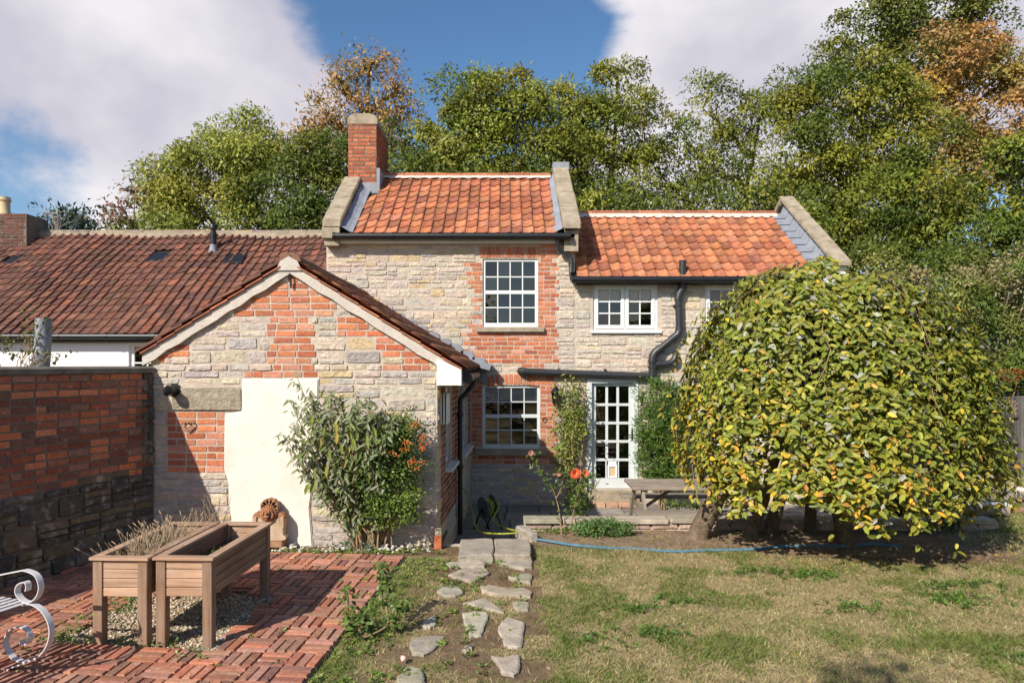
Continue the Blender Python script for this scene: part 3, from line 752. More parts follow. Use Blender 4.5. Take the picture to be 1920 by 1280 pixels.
def casement(w, sill=True):
    x0, x1, z0, z1 = w; m_ = (x0 + x1) / 2; k = .009375
    L = [(x0 + 10 * k, m_ - 8 * k, z0 + 10 * k, z1 - 9 * k, 2, 3, ()), (m_ + 7 * k, x1 - 11 * k, z0 + 10 * k, z1 - 9 * k, 2, 3, ())]
    win = glazed(wing, 'window', 'white_paint', (0, D2 + .03, 0), (1, 0, 0), (0, -1, 0), w, L, bar=.022, dep=.07)
    mb = MB()                                                # casement edges stand a little proud of the frame
    for l in L:
        a, b, c, d = l[0] - .055, l[1] + .055, l[2] - .06, l[3] + .055
        for q in ((a, l[0] - .004, c, d), (l[1] + .004, b, c, d), (l[0] - .004, l[1] + .004, c, l[2] - .004), (l[0] - .004, l[1] + .004, l[3] + .004, d)):
            mb.box((q[0], D2 + .012, q[2]), (q[1], D2 + .0299, q[3]))
    part(mb, 'casement', 'white_paint', win)
    mb = MB(); mb.box((x0 - .05, D2 - .055, z0 - .05), (x1 + .06, D2 + .0295, z0 - .002)); part(mb, 'window_sill', 'white_paint', win)
    room(wing, x0, x1, z0, z1, D2 + .2); return win
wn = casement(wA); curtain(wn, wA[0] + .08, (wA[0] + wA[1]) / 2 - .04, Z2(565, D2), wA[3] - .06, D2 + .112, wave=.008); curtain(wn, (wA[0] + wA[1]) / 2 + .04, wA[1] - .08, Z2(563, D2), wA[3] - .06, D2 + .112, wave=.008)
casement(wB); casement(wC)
# glazed door
dx0, dx1, dz0, dz1 = wD; k = .009375
L = [(X2(1118, D2), X2(1180, D2), Z2(897, D2), Z2(724, D2), 3, 5, ((1, 0),))]
door = glazed(wing, 'door', 'sage_paint', (0, D2 + .05, 0), (1, 0, 0), (0, -1, 0), (dx0 + .055, dx1 - .02, dz0 + .01, dz1 - .05), L, bar=.045, dep=.05)
mb = MB(); mb.box((dx0 - .03, D2 - .02, dz0), (dx0 + .05, D2 + .12, dz1)); mb.box((dx1 - .015, D2 - .02, dz0), (dx1 + .03, D2 + .12, dz1)); mb.box((dx0 - .03, D2 - .021, dz1 - .045), (dx1 + .03, D2 + .12, dz1 + .03))
part(mb, 'door_frame', 'sage_paint', door)
pw = (L[0][1] - L[0][0]) / 3; pa = L[0][0] + pw; ph = (L[0][3] - L[0][2]) / 5
mb = MB(); mb.box((pa, D2 + .062, L[0][2]), (pa + pw, D2 + .085, L[0][2] + ph)); part(mb, 'flap_panel', 'white_paint', door)
mb = MB(); a, b, c, d = pa + .012, pa + pw - .012, L[0][2] + .004, L[0][2] + ph * .72
for q in ((a, a + .03, c, d), (b - .03, b, c, d), (a + .03, b - .03, c, c + .03), (a + .03, b - .03, d - .03, d)): mb.box((q[0], D2 + .04, q[2]), (q[1], D2 + .0615, q[3]))
part(mb, 'cat_flap_frame', 'blind', door)
mb = MB(); mb.box((a + .03, D2 + .056, c + .03), (b - .03, D2 + .0612, d - .03)); part(mb, 'cat_flap', 'pot', door)
mb = MB(); hz = Z2(815, D2); hxx = X2(1186, D2); mb.box((hxx - .012, D2 + .04, hz - .1), (hxx + .014, D2 + .0495, hz + .1)); mb.tube([(hxx, D2 + .04, hz), (hxx, D2 - .005, hz), (hxx - .09, D2 - .005, hz)], .009, 8)
part(mb, 'handle', 'black_iron', door)
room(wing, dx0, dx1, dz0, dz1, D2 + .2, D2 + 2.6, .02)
mb = MB(); mb.box((X2(1106, D2), D2 - .16, Z2(938, D2)), (X2(1196, D2), D2 + .12, Z2(918, D2))); part(mb, 'threshold', 'coping', door)
for i in range(4): link('brick', rng.choice(BRICKS), door, frame((0, D2 - .22, 0), (1, 0, 0), (0, -1, 0))(X2(1120 + i * 23, D2), -.33, .205, .075, .06), jit((.5, .3, .2), .1))
# wing roof
we = Vector((hx1 + .02, 11.78, Z2(523, 11.78))); wrw = X2(1533, 11.8) - we.x
mb = MB(); slab(mb, hx1 - .1, gx1 - .02, 11.84, we.z + .72 * .06, 13.93, we.z + .72 * 2.15); slab(mb, hx1 - .1, gx1 - .02, 13.93, we.z + .72 * 2.15, 16.1, we.z - .0)
wroof = part(mb, 'roof', 'underlay', wing); zr2 = we.z + .72 * 2.15
tile_roof(wroof, we, (1, 0, 0), PIT, wrw, 2.15 / PIT.y, [jit(c, .05) for c in TILE_C] + [(0.46, .17, .085), (0.48, .19, .095)], seed=8)
ridge_tiles(wroof, hx1 + .08, X2(1453, 13.93), 13.93, zr2 + .03, fillet='lime', drop=.085)
cx0, cx1 = X2(1562, 11.8) - .02, X2(1592, 11.8)
coping(wroof, cx0 - .0, cx1, 11.70, we.z + .16, 14.05, we.z + .16 + .72 * 2.35, 4, t=.09, lift=.05); coping(wroof, cx0, cx1, 14.07, zr2 + .2, 16.1, zr2 - 1.2, 3)
mb = MB(); mb.prism([(11.80, we.z - .3), (12.4, we.z - .3), (16, we.z - .3), (16, we.z + .1), (13.98, zr2 + .2), (11.80, we.z + .24)], cx0 + .05, cx1 - .06, lambda a, b, c: (c, a, b)); part(mb, 'parapet', 'whitewash', wroof)
for i in range(9):                                           # lapped lead soakers beside the coping
    a = i / 9; b = (i + 1.25) / 9; y0, y1 = 11.77 + 2.15 * a, 11.77 + 2.15 * min(b, 1); mb = MB()
    xa, xb = we.x + wrw - .03, cx0 + .03
    mb.face([(xa, y0, we.z + .075 + .72 * (y0 - 11.78)), (xb - .06, y0, we.z + .085 + .72 * (y0 - 11.78)), (xb - .06, y1, we.z + .062 + .72 * (y1 - 11.78)), (xa, y1, we.z + .05 + .72 * (y1 - 11.78))])
    mb.face([(xb - .06, y0, we.z + .085 + .72 * (y0 - 11.78)), (xb, y0, we.z + .21 + .72 * (y0 - 11.78)), (xb, y1, we.z + .19 + .72 * (y1 - 11.78)), (xb - .06, y1, we.z + .062 + .72 * (y1 - 11.78))])
    part(mb, 'lead_flashing', 'lead', wroof)
mb = MB(); mb.box((hx1 + .01, 11.87, Z2(532, 11.87)), (X2(1560, 11.8), 11.997, Z2(524, 11.87))); part(mb, 'fascia', 'black_plastic', wing)
gutter(wing, (X2(1074, 11.76), 11.76, Z2(524, 11.76)), (X2(1560, 11.76), 11.76, Z2(524, 11.76)))
# soil pipes
mb = MB(); yp = D2 - .10
mb.tube([P(1280, 488, yp), P(1280, 535, yp)], .062, 14); mb.tube([P(1280, 533, yp), P(1279, 541, yp), P(1273, 552, yp), P(1271, 562, yp)], .070, 14)
mb.tube([P(1272, 560, yp), P(1274, 618, yp)], .060, 14); mb.tube([P(1274, 612, yp), P(1274, 620, yp), P(1271, 627, yp), P(1262, 634, yp)], .072, 14)
mb.tube([P(1268, 629, yp), P(1233, 657, yp)], .060, 14); mb.tube([P(1238, 653, yp), P(1229, 660, yp), P(1224, 668, yp), P(1223, 678, yp)], .072, 14)
mb.tube([P(1223, 672, yp), P(1223, 716, yp)], .066, 14)
for py in (676, 686, 700): mb.tube([P(1223, py, yp), P(1223, py + 4, yp)], .078, 14)
mb.tube([P(1226, 683, yp), P(1248, 682, yp)], .058, 14); mb.tube([P(1246, 682, yp), P(1258, 680, yp), P(1265, 674, yp), P(1267, 668, yp), P(1267, 662, yp + .1)], .060, 14)
mb.tube([P(1271, 571, yp), P(1271, 574, yp)], .07, 14); mb.box((X2(1264, yp), yp - .02, Z2(575, yp)), (X2(1268, yp), D2, Z2(571, yp)))
part(mb, 'soil_pipe', 'pipe_grey', wing, smooth=True)
mb = MB(); yp = D2 - .09
mb.tube([P(976, 695, D2), P(976, 695.5, yp + .01), P(981, 696, yp - .02), P(990, 697, yp), P(1052, 699, yp), P(1216, 705, yp)], [.062, .064, .066, .064, .06, .06], 14)
for px in (1046, 1133): mb.tube([P(px, 698.6 + (px - 1046) * .035, yp), P(px + 4, 698.7 + (px - 1046) * .035, yp)], .068, 14); mb.box((X2(px, yp), yp - .02, Z2(694, yp)), (X2(px + 4, yp), D2, Z2(691, yp)))
part(mb, 'waste_pipe', 'pipe_grey', wing, smooth=True)

# ------------------------------------------------------------------ gabled outbuilding
ob = thing('outbuilding', (-2.5, D1, 0), 'gabled stone and brick outbuilding with cream rendered patch, joined to the cottage', 'outbuilding')
AX, AZ, SL = -2.5, 3.315, .626                                # ridge line and slope
ax0, ax1 = X2(283, D1), X2(820, D1); bx1 = X2(882, D2)
def zroof(x): return AZ - SL * abs(x - AX)
mb = MB(); zl, zrr = zroof(ax0) - .06, zroof(ax1) - .06
mb.face([(ax0, D1, -.3), (ax1, D1, -.3), (ax1, D1, zrr), (AX, D1, AZ - .06), (ax0, D1, zl)])
mb.face([(ax0, D1, -.3), (ax0, 13.5, -.3), (ax0, 13.5, zl), (ax0, D1, zl)])
sdir = Vector((bx1 - ax1, D2 - D1, 0)).normalized(); snor = Vector((sdir.y, -sdir.x, 0))
SW = [(.70, 1.36, .78, 1.78), (2.2, 3.5, .74, 1.80)]
ss = sorted({0, 4.0, *[w[i] for w in SW for i in (0, 1)]}); sz = sorted({-.45, 2.1, *[w[i] for w in SW for i in (2, 3)]})
def sp(s, z, o=0): return Vector((ax1, D1, z)) + sdir * s + snor * o
for a, b in zip(ss, ss[1:]):
    for c, d in zip(sz, sz[1:]):
        if not any(w[0] < (a + b) / 2 < w[1] and w[2] < (c + d) / 2 < w[3] for w in SW): mb.face([sp(a, c), sp(b, c), sp(b, d), sp(a, d)])
for (a, b, c, d) in SW:
    for q in (((a, c), (a, d)), ((b, c), (b, d)), ((a, c), (b, c)), ((a, d), (b, d))): mb.face([sp(*q[0]), sp(*q[1]), sp(*q[1], -.15), sp(*q[0], -.15)])
owall = part(mb, 'wall', 'mortar', ob)
RENDER = [(455, 710), (597, 709), (599, 760), (594, 860), (588, 900), (583, 950), (586, 1024), (437, 1024), (437, 985), (430, 945), (431, 905), (421, 880), (421, 795), (424, 776), (452, 770)]
def inside(px, py, poly):
    c = False; n = len(poly)
    for i in range(n):
        (x1, y1), (x2, y2) = poly[i], poly[(i + 1) % n]
        if (y1 > py) != (y2 > py) and px < (x2 - x1) * (py - y1) / (y2 - y1) + x1: c = not c
    return c
def kind_gable(u, v):
    px = CX + u * F / D1; py = HY - (v - EYE) * F / D1
    if v > zroof(u) - .16: return None
    if inside(px, py, RENDER) : return None
    if 320 < px < 457 and 724 < py < 771: return None
    c = int((v + 5) / .077)
    if py < 588 and 438 + (c % 3) * 12 < px < 634 - (c % 2) * 10:
        return 's' if (496 < px < 540 and py < 570 and c % 3 == 0) else 'b'
    if py < 709 and 497 + (c % 4) * 5 < px < 596 - (c % 3) * 7: return 'b'
    if 455 < px < 598 and 698 < py < 712: return 'b'
    if 592 < py < 635 and 633 < px < 706 - (c % 2) * 12: return 'b'
    if 622 < py < 655 and 703 < px < 775: return 'b'
    if 655 < py < 690 and 716 < px < 808: return 'b' if c % 2 or px > 755 else 's'
    if 644 < py < 668 and 322 < px < 358: return 'b'
    if 772 < py < 890 and 316 < px < 424: return 'b'
    return 's'
fr1 = frame((0, D1, 0), (1, 0, 0), (0, -1, 0))
bks, sts = fill_masonry(fr1, ax0 + .005, ax1 - .002, -.05, 3.1, kind_gable, c=.0795, bl=.235, seed=52, stone_cols=STONE_C + [(.42, .38, .345)], long=(.22, .52), sproud=.008)
bks.append(brick_item(fr1, X2(312, D1), Z2(668, D1), .19, .068, BRICK_C, .012, rot=-.62))
pieces(owall, 'brick', bks, M['brick']); pieces(owall, 'stone', sts, M['stone'])
me = SLABS[2]; link('stone', me, owall, fr1(X2(389, D1), Z2(748, D1), .835, .275, .05, -.02), (.34, .29, .22))
mb = MB(); mb.prism([((p[0] - CX) * D1 / F + .01 * math.sin(i * 2.3), Z2(p[1], D1)) for i, p in enumerate(RENDER)], D1 - .026, D1 - .001, lambda a, b, c: (a, c, b))
me = mb.mesh('render_patch', M['render']); bm = bmesh.new(); bm.from_mesh(me); bmesh.ops.recalc_face_normals(bm, faces=bm.faces)
bmesh.ops.bevel(bm, geom=[e for e in bm.edges if all(v.co.y < D1 - .02 for v in e.verts)], offset=.012, segments=2, affect='EDGES'); bm.to_mesh(me); bm.free()
rp = link('render_patch', me, ob); rp['label'] = 'smooth cream lime render patch'
# side wall: darker brick colours stand in for its shade, windows
frS = frame((ax1, D1, 0), sdir, snor)
def kind_side(u, v):
    if any(w[0] - .03 < u < w[1] + .03 and w[2] - .08 < v < w[3] + .02 for w in SW): return None
    if u < .25: return 's'
    return 's' if v < .1 or (v < .7 and u > 2) else 'b'
bks, sts = fill_masonry(frS, .002, 3.98, -.42, 2.0, kind_side, seed=61, stone_cols=STONE_C[3:6], brick_cols=BRICK_OLD_SHADE)
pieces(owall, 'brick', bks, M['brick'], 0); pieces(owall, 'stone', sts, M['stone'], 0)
for (a, b, c, d) in SW:
    w = glazed(ob, 'window', 'sage_paint', sp(0, 0, -.05), sdir, snor, (a, b, c, d), [(a + .06, b - .06, c + .07, d - .06, 2, 3, ())], bar=.022, dep=.06)
    mb = MB(); q = [sp(a - .05, c - .05, .10), sp(b + .05, c - .05, .10), sp(b + .05, c - .05, -.049), sp(a - .05, c - .05, -.049)]
    mb.face(q); mb.face([v + Vector((0, 0, .045)) for v in q])
    for i in range(4): mb.face([q[i], q[(i + 1) % 4], q[(i + 1) % 4] + Vector((0, 0, .045)), q[i] + Vector((0, 0, .045))])
    part(mb, 'window_sill', 'sage_paint', w)
    mb = MB(); t = [sp(a - .1, c - .1, -.9), sp(b + .1, c - .1, -.9), sp(b + .1, d + .1, -.9), sp(a - .1, d + .1, -.9)]
    mb.face(t); part(mb, 'interior', 'dark_room', ob)
oc = [sp(.22, 0), sp(.22, 0, .09)]
mb = MB()
for i, o in enumerate((0.005, .04, .075)): mb.box((oc[0].x + o, oc[0].y - .02, Z2(795, 8.2)), (oc[0].x + o + .018, oc[0].y + .35, Z2(738, 8.2)))
part(mb, 'open_casement', 'white_paint', ob)
# roof
SR = Vector((-1, 0, SL)).normalized(); SLF = Vector((1, 0, SL)).normalized()
ex = X2(868, D1); exl = X2(268, D1); yf = D1 - .06
mb = MB()
mb.prism([(AX, AZ - .0), (ex + .02, zroof(ex) - .0), (ex + .02, zroof(ex) - .05), (AX, AZ - .05), (exl - .02, zroof(exl) - .05), (exl - .02, zroof(exl))], D1 + .12, D2 - .002, lambda a, b, c: (a, c, b))
oroof = part(mb, 'roof', 'underlay', ob)
tile_roof(oroof, (ex + .03, yf, zroof(ex + .03)), (0, 1, 0), SR, 4.02, (ex + .03 - AX) / abs(SR.x), [(.5, .2, .10), (.44, .17, .085), (.52, .21, .11), (.38, .14, .08)], seed=12, limit=200)  # tile colours lightened to stand in for sunlit tile ends
tile_roof(oroof, (exl - .03, 13.4, zroof(exl - .03)), (0, -1, 0), SLF, 13.4 - yf, (AX - exl + .03) / abs(SLF.x), TILE_OLD + TILE_C[2:4], seed=13, limit=40)
mb = MB(); me0 = None
mb.prism([(.13 * math.cos(a), .10 * math.sin(a)) for a in [math.pi * k / 6 for k in range(7)]], 0, .44, lambda a, b, c: (a, c, b)); me0 = mb.mesh('ridge_tile', M['tile']); recalc(me0)
for i in range(9): link('ridge_tile', me0, oroof, Matrix.Translation((AX, yf + .03 + i * .448, AZ - .02 + rng.uniform(-.008, .008))), jit((.24, .13, .08), .15))
# mortar verge on the gable, creasing tiles, barge end
def verge(xa, xb, t, off, y0, y1, mat, name, n=12, wob=.012):
    mb = MB()
    for i in range(n):
        q = []
        for k in (i, i + 1):
            x = xa + (xb - xa) * k / n; z = zroof(x) + off; w = wob * math.sin(k * 2.7)
            q.append((x, z, z - t + w))
        (x0, a0, b0), (x1, a1, b1) = q
        mb.prism([(x0, b0), (x1, b1), (x1, a1), (x0, a0)], y0, y1, lambda a, b, c: (a, c, b))
    return part(mb, name, mat, oroof)
verge(AX + .001, ex - .02, .125, -.035, D1 - .055, D1 - .001, 'lime', 'verge_mortar'); verge(AX - .001, exl + .02, .135, -.035, D1 - .055, D1 - .001, 'lime', 'verge_mortar')
for (xa, xb) in ((AX + .1, ex), (AX - .1, exl)):
    n = 8
    for i in range(n):
        a, b = xa + (xb - xa) * i / n, xa + (xb - xa) * (i + .97) / n; mb = MB()
        mb.prism([(a, zroof(a) - .036), (b, zroof(b) - .024), (b, zroof(b) - .004), (a, zroof(a) - .014)], D1 - .085, D1 + .05, lambda p, q, c: (p, c, q))
        part(mb, 'creasing_tile', 'tile', oroof, color=jit(rng.choice(TILE_C), .15))
mb = MB(); mb.prism([(AX - .15, AZ - .13), (AX + .15, AZ - .13), (AX + .10, AZ - .02), (AX, AZ + .035), (AX - .10, AZ - .02)], D1 - .075, D1 - .056, lambda a, b, c: (a, c, b)); part(mb, 'ridge_mortar', 'lime', oroof)
for (za, zb) in ((Z2(722, 7.95), Z2(698, 7.95)), (Z2(697.6, 7.95), Z2(674, 7.95))):
    mb = MB(); xr = X2(865, 7.95)
    mb.prism([(ax1, za), (xr, za), (xr, min(zb, 2.04)), (ax1 + .01, zb), (ax1, zb)], 7.93, 8.14, lambda a, b, c: (a, c, b)); part(mb, 'barge_end', 'flaky', oroof)
mb = MB(); q = [(ax1 + .015, 8.141, 1.86), (ex - .02, 8.141, 1.86), (ex - .02, D2 - .003, 1.86), (bx1, D2 - .003, 1.86)]
mb.face(q); mb.face([(ex - .02, 8.141, 1.86), (ex - .02, D2 - .003, 1.86), (ex - .02, D2 - .003, 1.97), (ex - .02, 8.141, 1.97)]); part(mb, 'soffit', 'grey_wood' if False else 'coping', oroof)
gx = ex + .045
gutter(ob, (gx, 8.16, 1.93), (gx, D2 - .01, 1.90), .055)
mb = MB(); mb.tube([(gx, 9.9, 1.88), (gx - .01, 9.9, 1.80), (-.56, 9.85, 1.66), (-.625, 9.8, 1.6), (-.63, 9.8, 1.5), (-.63, 9.8, -.34)], .036, 10)
for z in (1.35, .6): mb.tube([(-.63, 9.8, z), (-.63, 9.8, z + .05)], .05, 10)
part(mb, 'downpipe', 'black_plastic', ob, smooth=True)
for i in range(9):                                           # stepped lead flashing against the tall cottage
    t = i / 8; px = 716 + t * 172; py = 588 + t * 95; x = X2(px, D2); z = Z2(py, D2); mb = MB(); h = .13
    mb.prism([(x - .03, z - .22), (x + .24, z - .36), (x + .22, z + .02), (x + .18, z + h * .9), (x - .02, z + h)], D2 - .034, D2 - .027, lambda a, b, c: (a, c, b)); part(mb, 'lead_flashing', 'lead', oroof)
mb = MB(); mb.prism([(X2(880, 11.9), Z2(672, 11.9)), (X2(922, 11.9), Z2(683, 11.9)), (X2(918, 11.9), Z2(694, 11.9)), (X2(880, 11.9), Z2(684, 11.9))], 11.7, 11.96, lambda a, b, c: (a, c, b)); part(mb, 'lead_flashing', 'lead', oroof)
# fittings on the gable
c = P(327, 732, D1 - .03); mb = MB()
for k, (r_, a, b) in enumerate(((.078, 0, .03), (.07, .03, .05), (.052, .05, .16), (.062, .16, .185), (.045, .185, .2))): mb.tube([(c.x, D1 - a, c.z), (c.x - .02 * (k > 1), D1 - b, c.z + .01 * (k > 1))], r_, 18)
tag(part(mb, 'boiler_flue', 'black_plastic', None, smooth=True), 'short black round flue outlet sticking out of the gable wall', 'flue')
c = P(352, 797, D1 - .03); mb = MB(); hp = []
for k in range(33):
    t = 2 * math.pi * k / 32; hp.append((c.x + .0043 * 16 * math.sin(t) ** 3, D1 - .035, c.z + .0043 * (13 * math.cos(t) - 5 * math.cos(2 * t) - 2 * math.cos(3 * t) - math.cos(4 * t))))
for k in range(4): mb.tube([(p[0] + .004 * math.sin(i * 1.3 + k * 1.57), p[1] + .004 * math.cos(i * 1.3 + k * 1.57), p[2] + .004 * math.sin(i * .9 + k)) for i, p in enumerate(hp)], .0055, 5, cap=False)
tag(part(mb, 'twig_heart', 'dry', None), 'small brown twig heart hung on the brick panel of the gable', 'wreath')
mb = MB(); a = P(545, 513, D1 - .02); mb.tube([a, a + Vector((0, -.04, -.01)), P(545, 524, D1 - .05), P(545, 538, D1 - .04)], .012, 6); mb.tube([P(541, 516, D1 - .03), P(549, 516, D1 - .03)], .009, 6)
tag(part(mb, 'iron_hook', 'black_iron', None), 'rusty iron hook fixed just below the gable apex', 'hook')

# ------------------------------------------------------------------ neighbouring row
row = thing('neighbouring_cottage', (-8.5, 13.8, 0), 'long whitewashed cottage with sagging dark brown pantile roof behind the garden wall', 'house')
rx_0, rx_1, RY = -13.6, hx0 - .01, 13.8; rz = Z2(631, RY)
wR = (X2(241, RY), X2(330, RY), Z2(720, RY), Z2(641, RY))
mb = MB(); wall_front(mb, RY, rx_0, rx_1, -.5, rz, [wR], .2); mb.face([(rx_0, RY, -.5), (rx_0, 20.8, -.5), (rx_0, 20.8, rz), (rx_0, 17.27, 5.2), (rx_0, RY, rz)]); mb.face([(rx_1, RY, -.5), (rx_1, 20.8, -.5), (rx_1, 20.8, rz), (rx_1, 17.27, 5.2), (rx_1, RY, rz)])
mb.face([(rx_0, 20.8, -.5), (rx_1, 20.8, -.5), (rx_1, 20.8, rz), (rx_0, 20.8, rz)]); part(mb, 'wall', 'whitewash', row)
f = .10
glazed(row, 'window', 'white_paint', (0, RY + .05, 0), (1, 0, 0), (0, -1, 0), wR, [(wR[0] + .09, wR[1] - .09, wR[2] + .1, wR[3] - .09, 3, 2, ())], bar=.03)
room(row, *wR, RY + .2)
PR = Vector((0, 1, .74)).normalized(); re = Vector((rx_0, RY - .22, Z2(629, RY - .22))); rlen = (17.27 - re.y) / PR.y; zR = re.z + .74 * (17.27 - re.y)
def warp(uu, vv):
    x = rx_0 + uu; t = vv / rlen
    sag = -.10 * math.sin(math.pi * t) * (0.6 + .4 * math.sin(x * .9 + 1.0)) - .03 * math.sin(x * 1.9)
    return (.10 * math.sin(vv * 1.3 + x * .5) * t, sag * .8)
mb = MB()
for i in range(20):
    for j in range(8):
        a, b = rx_0 + (rx_1 - rx_0) * i / 20, rx_0 + (rx_1 - rx_0) * (i + 1) / 20; c, d = rlen * j / 8, rlen * (j + 1) / 8
        q = []
        for (x, v) in ((a, c), (b, c), (b, d), (a, d)):
            p = re + Vector((x - rx_0, 0, 0)) + PR * (v + (.05 if v == 0 else 0)); q.append(p + Vector((0, 0, warp(x - rx_0, v)[1] - .03)))
        mb.face(q)
mb.face([(rx_0, 17.27, zR - .03), (rx_1, 17.27, zR - .03), (rx_1, 21, zR - 2.7), (rx_0, 21, zR - 2.7)]); rroof = part(mb, 'roof', 'underlay', row)
LIGHTS = [(34, 484), (296, 480), (440, 482)]
def lit(uu, vv):
    p = re + Vector((uu, 0, 0)) + PR * vv; px = CX + p.x / p.y * F; py = HY - (p.z - EYE) / p.y * F
    if px < -30: return True
    return any(abs(px - a) < 15 and abs(py - b) < 7 for a, b in LIGHTS)
tile_roof(rroof, re, (1, 0, 0), PR, rx_1 - rx_0, rlen - .02, TILE_OLD * 4 + [(.235, .092, .058)], skip=lit, warp=warp, seed=17, gauge=.285)
for (a, b) in LIGHTS:
    d = Vector(((a - CX) / F, 1, (HY - b) / F)); n = Vector((0, -.74, 1)); c = Vector((0, 0, EYE)); c = c + d * ((re - c).dot(n) / d.dot(n)); mb = MB()
    q = [c + Vector((sx * .23, 0, 0)) + PR * (sy * .22) + Vector((0, 0, -.03)) for sx, sy in ((-1, -1), (1, -1), (1, 1), (-1, 1))]
    mb.face(q); mb.face([p + Vector((0, 0, .02)) for p in q])
    for i in range(4): mb.face([q[i], q[(i + 1) % 4], q[(i + 1) % 4] + Vector((0, 0, .02)), q[i] + Vector((0, 0, .02))])
    part(mb, 'glass_tile', 'black_plastic', rroof)
RG = [(.27, .22, .165), (.30, .25, .18), (.24, .20, .16), (.33, .26, .17)]
ridge_tiles(rroof, rx_0 + .9, rx_1, 17.27, zR - .01, cols=RG, L=.46, r=.13, fillet='coping', drop=.17)
gutter(row, (rx_0, RY - .24, rz - .005), (rx_1, RY - .24, rz - .005), .06)
mb = MB(); mb.box((rx_0, RY - .12, rz - .12), (rx_1, RY - .003, rz - .0)); part(mb, 'fascia', 'black_plastic', row)
mb = MB(); c = on_plane(400, 468, re, Vector((0, -.74, 1))); mb.lathe([(.075, -.1), (.075, .42)], c, 14); mb.lathe([(.085, .30), (.085, .33)], c, 14); mb.lathe([(.06, .42), (.06, .5), (.10, .5), (.10, .58), (.09, .6)], c, 14); fl = part(mb, 'flue_pipe', 'black_plastic', rroof, smooth=True)
mb = MB(); mb.lathe([(.15, -.14), (.085, .02), (.082, .12)], c, 14); part(mb, 'lead_collar', 'lead', rroof, smooth=True)
sx1 = X2(60, 16.9); mb = MB(); mb.box((sx1 - 1.3, 16.7, 4.4), (sx1, 17.5, Z2(404, 16.9))); stk = part(mb, 'chimney', 'mortar_dark', row)
DKB = [(.13, .06, .045), (.10, .05, .04), (.16, .07, .05)]
cb = fill_masonry(frame((0, 16.7, 0), (1, 0, 0), (0, -1, 0)), sx1 - 1.3, sx1 + .005, 4.7, Z2(404, 16.9), lambda u, v: 'b', seed=33, brick_cols=DKB)[0]; pieces(stk, 'brick', cb, M['brick'])
for px in (8, -40):
    mb = MB(); c = P(px, 404, 17.1); mb.lathe([(.16, -.02), (.16, .06), (.13, .10), (.125, .34), (.15, .36), (.15, .40), (.135, .41), (.135, .45), (.11, .45), (.11, .3)], c, 16); part(mb, 'chimney_pot', 'pot', stk, smooth=True)
# ------------------------------------------------------------------ ground
def structure(name, me):
    o = link(name, me); o['kind'] = 'structure'; return o
M['hill'] = surf('hill_undergrowth', (0.035, 0.045, 0.015), 1.0, 0.4, 1.2, [((0.07, 0.055, 0.03), .6, .5, .7, .6)], 0.0)
M['lawn'] = surf('lawn_soil', None, 1.0, 0.30, 22, [((0.20, 0.16, 0.08), 9, .55, .75, .4), ((.42, .32, .20), 30, .62, .75, .5)], 0.9, 60, 0.02, 0.05)
mb = MB()
mb.face([(-400, -150, -.62), (400, -150, -.62), (400, 500, -.62), (-400, 500, -.62)]); me = mb.mesh('ground', M['soil']); structure('ground', me)
xs = np.linspace(-140, 140, 71); ys = np.r_[np.linspace(16.6, 45, 26), np.linspace(50, 300, 14)]
gx_, gy_ = np.meshgrid(xs, ys); t = np.clip((gy_ - 17) / 25, 0, 1); rgt = np.clip((gx_ + 6) / 16, 0, 1)
gz_ = -.6 + (t * t * (3 - 2 * t)) * (1.2 + 5.0 * rgt * rgt * (3 - 2 * rgt)) + fbm(gx_ * .2, gy_ * .2, 3) * 1.0 * t
vs = np.c_[gx_.ravel(), gy_.ravel(), gz_.ravel()]; nx, ny = len(xs), len(ys)
ii = np.arange(nx * ny).reshape(ny, nx); fs = np.stack([ii[:-1, :-1], ii[:-1, 1:], ii[1:, 1:], ii[1:, :-1]], -1).reshape(-1, 4)
structure('hillside', np_mesh('hillside', vs, fs, M['hill'], smooth=True))

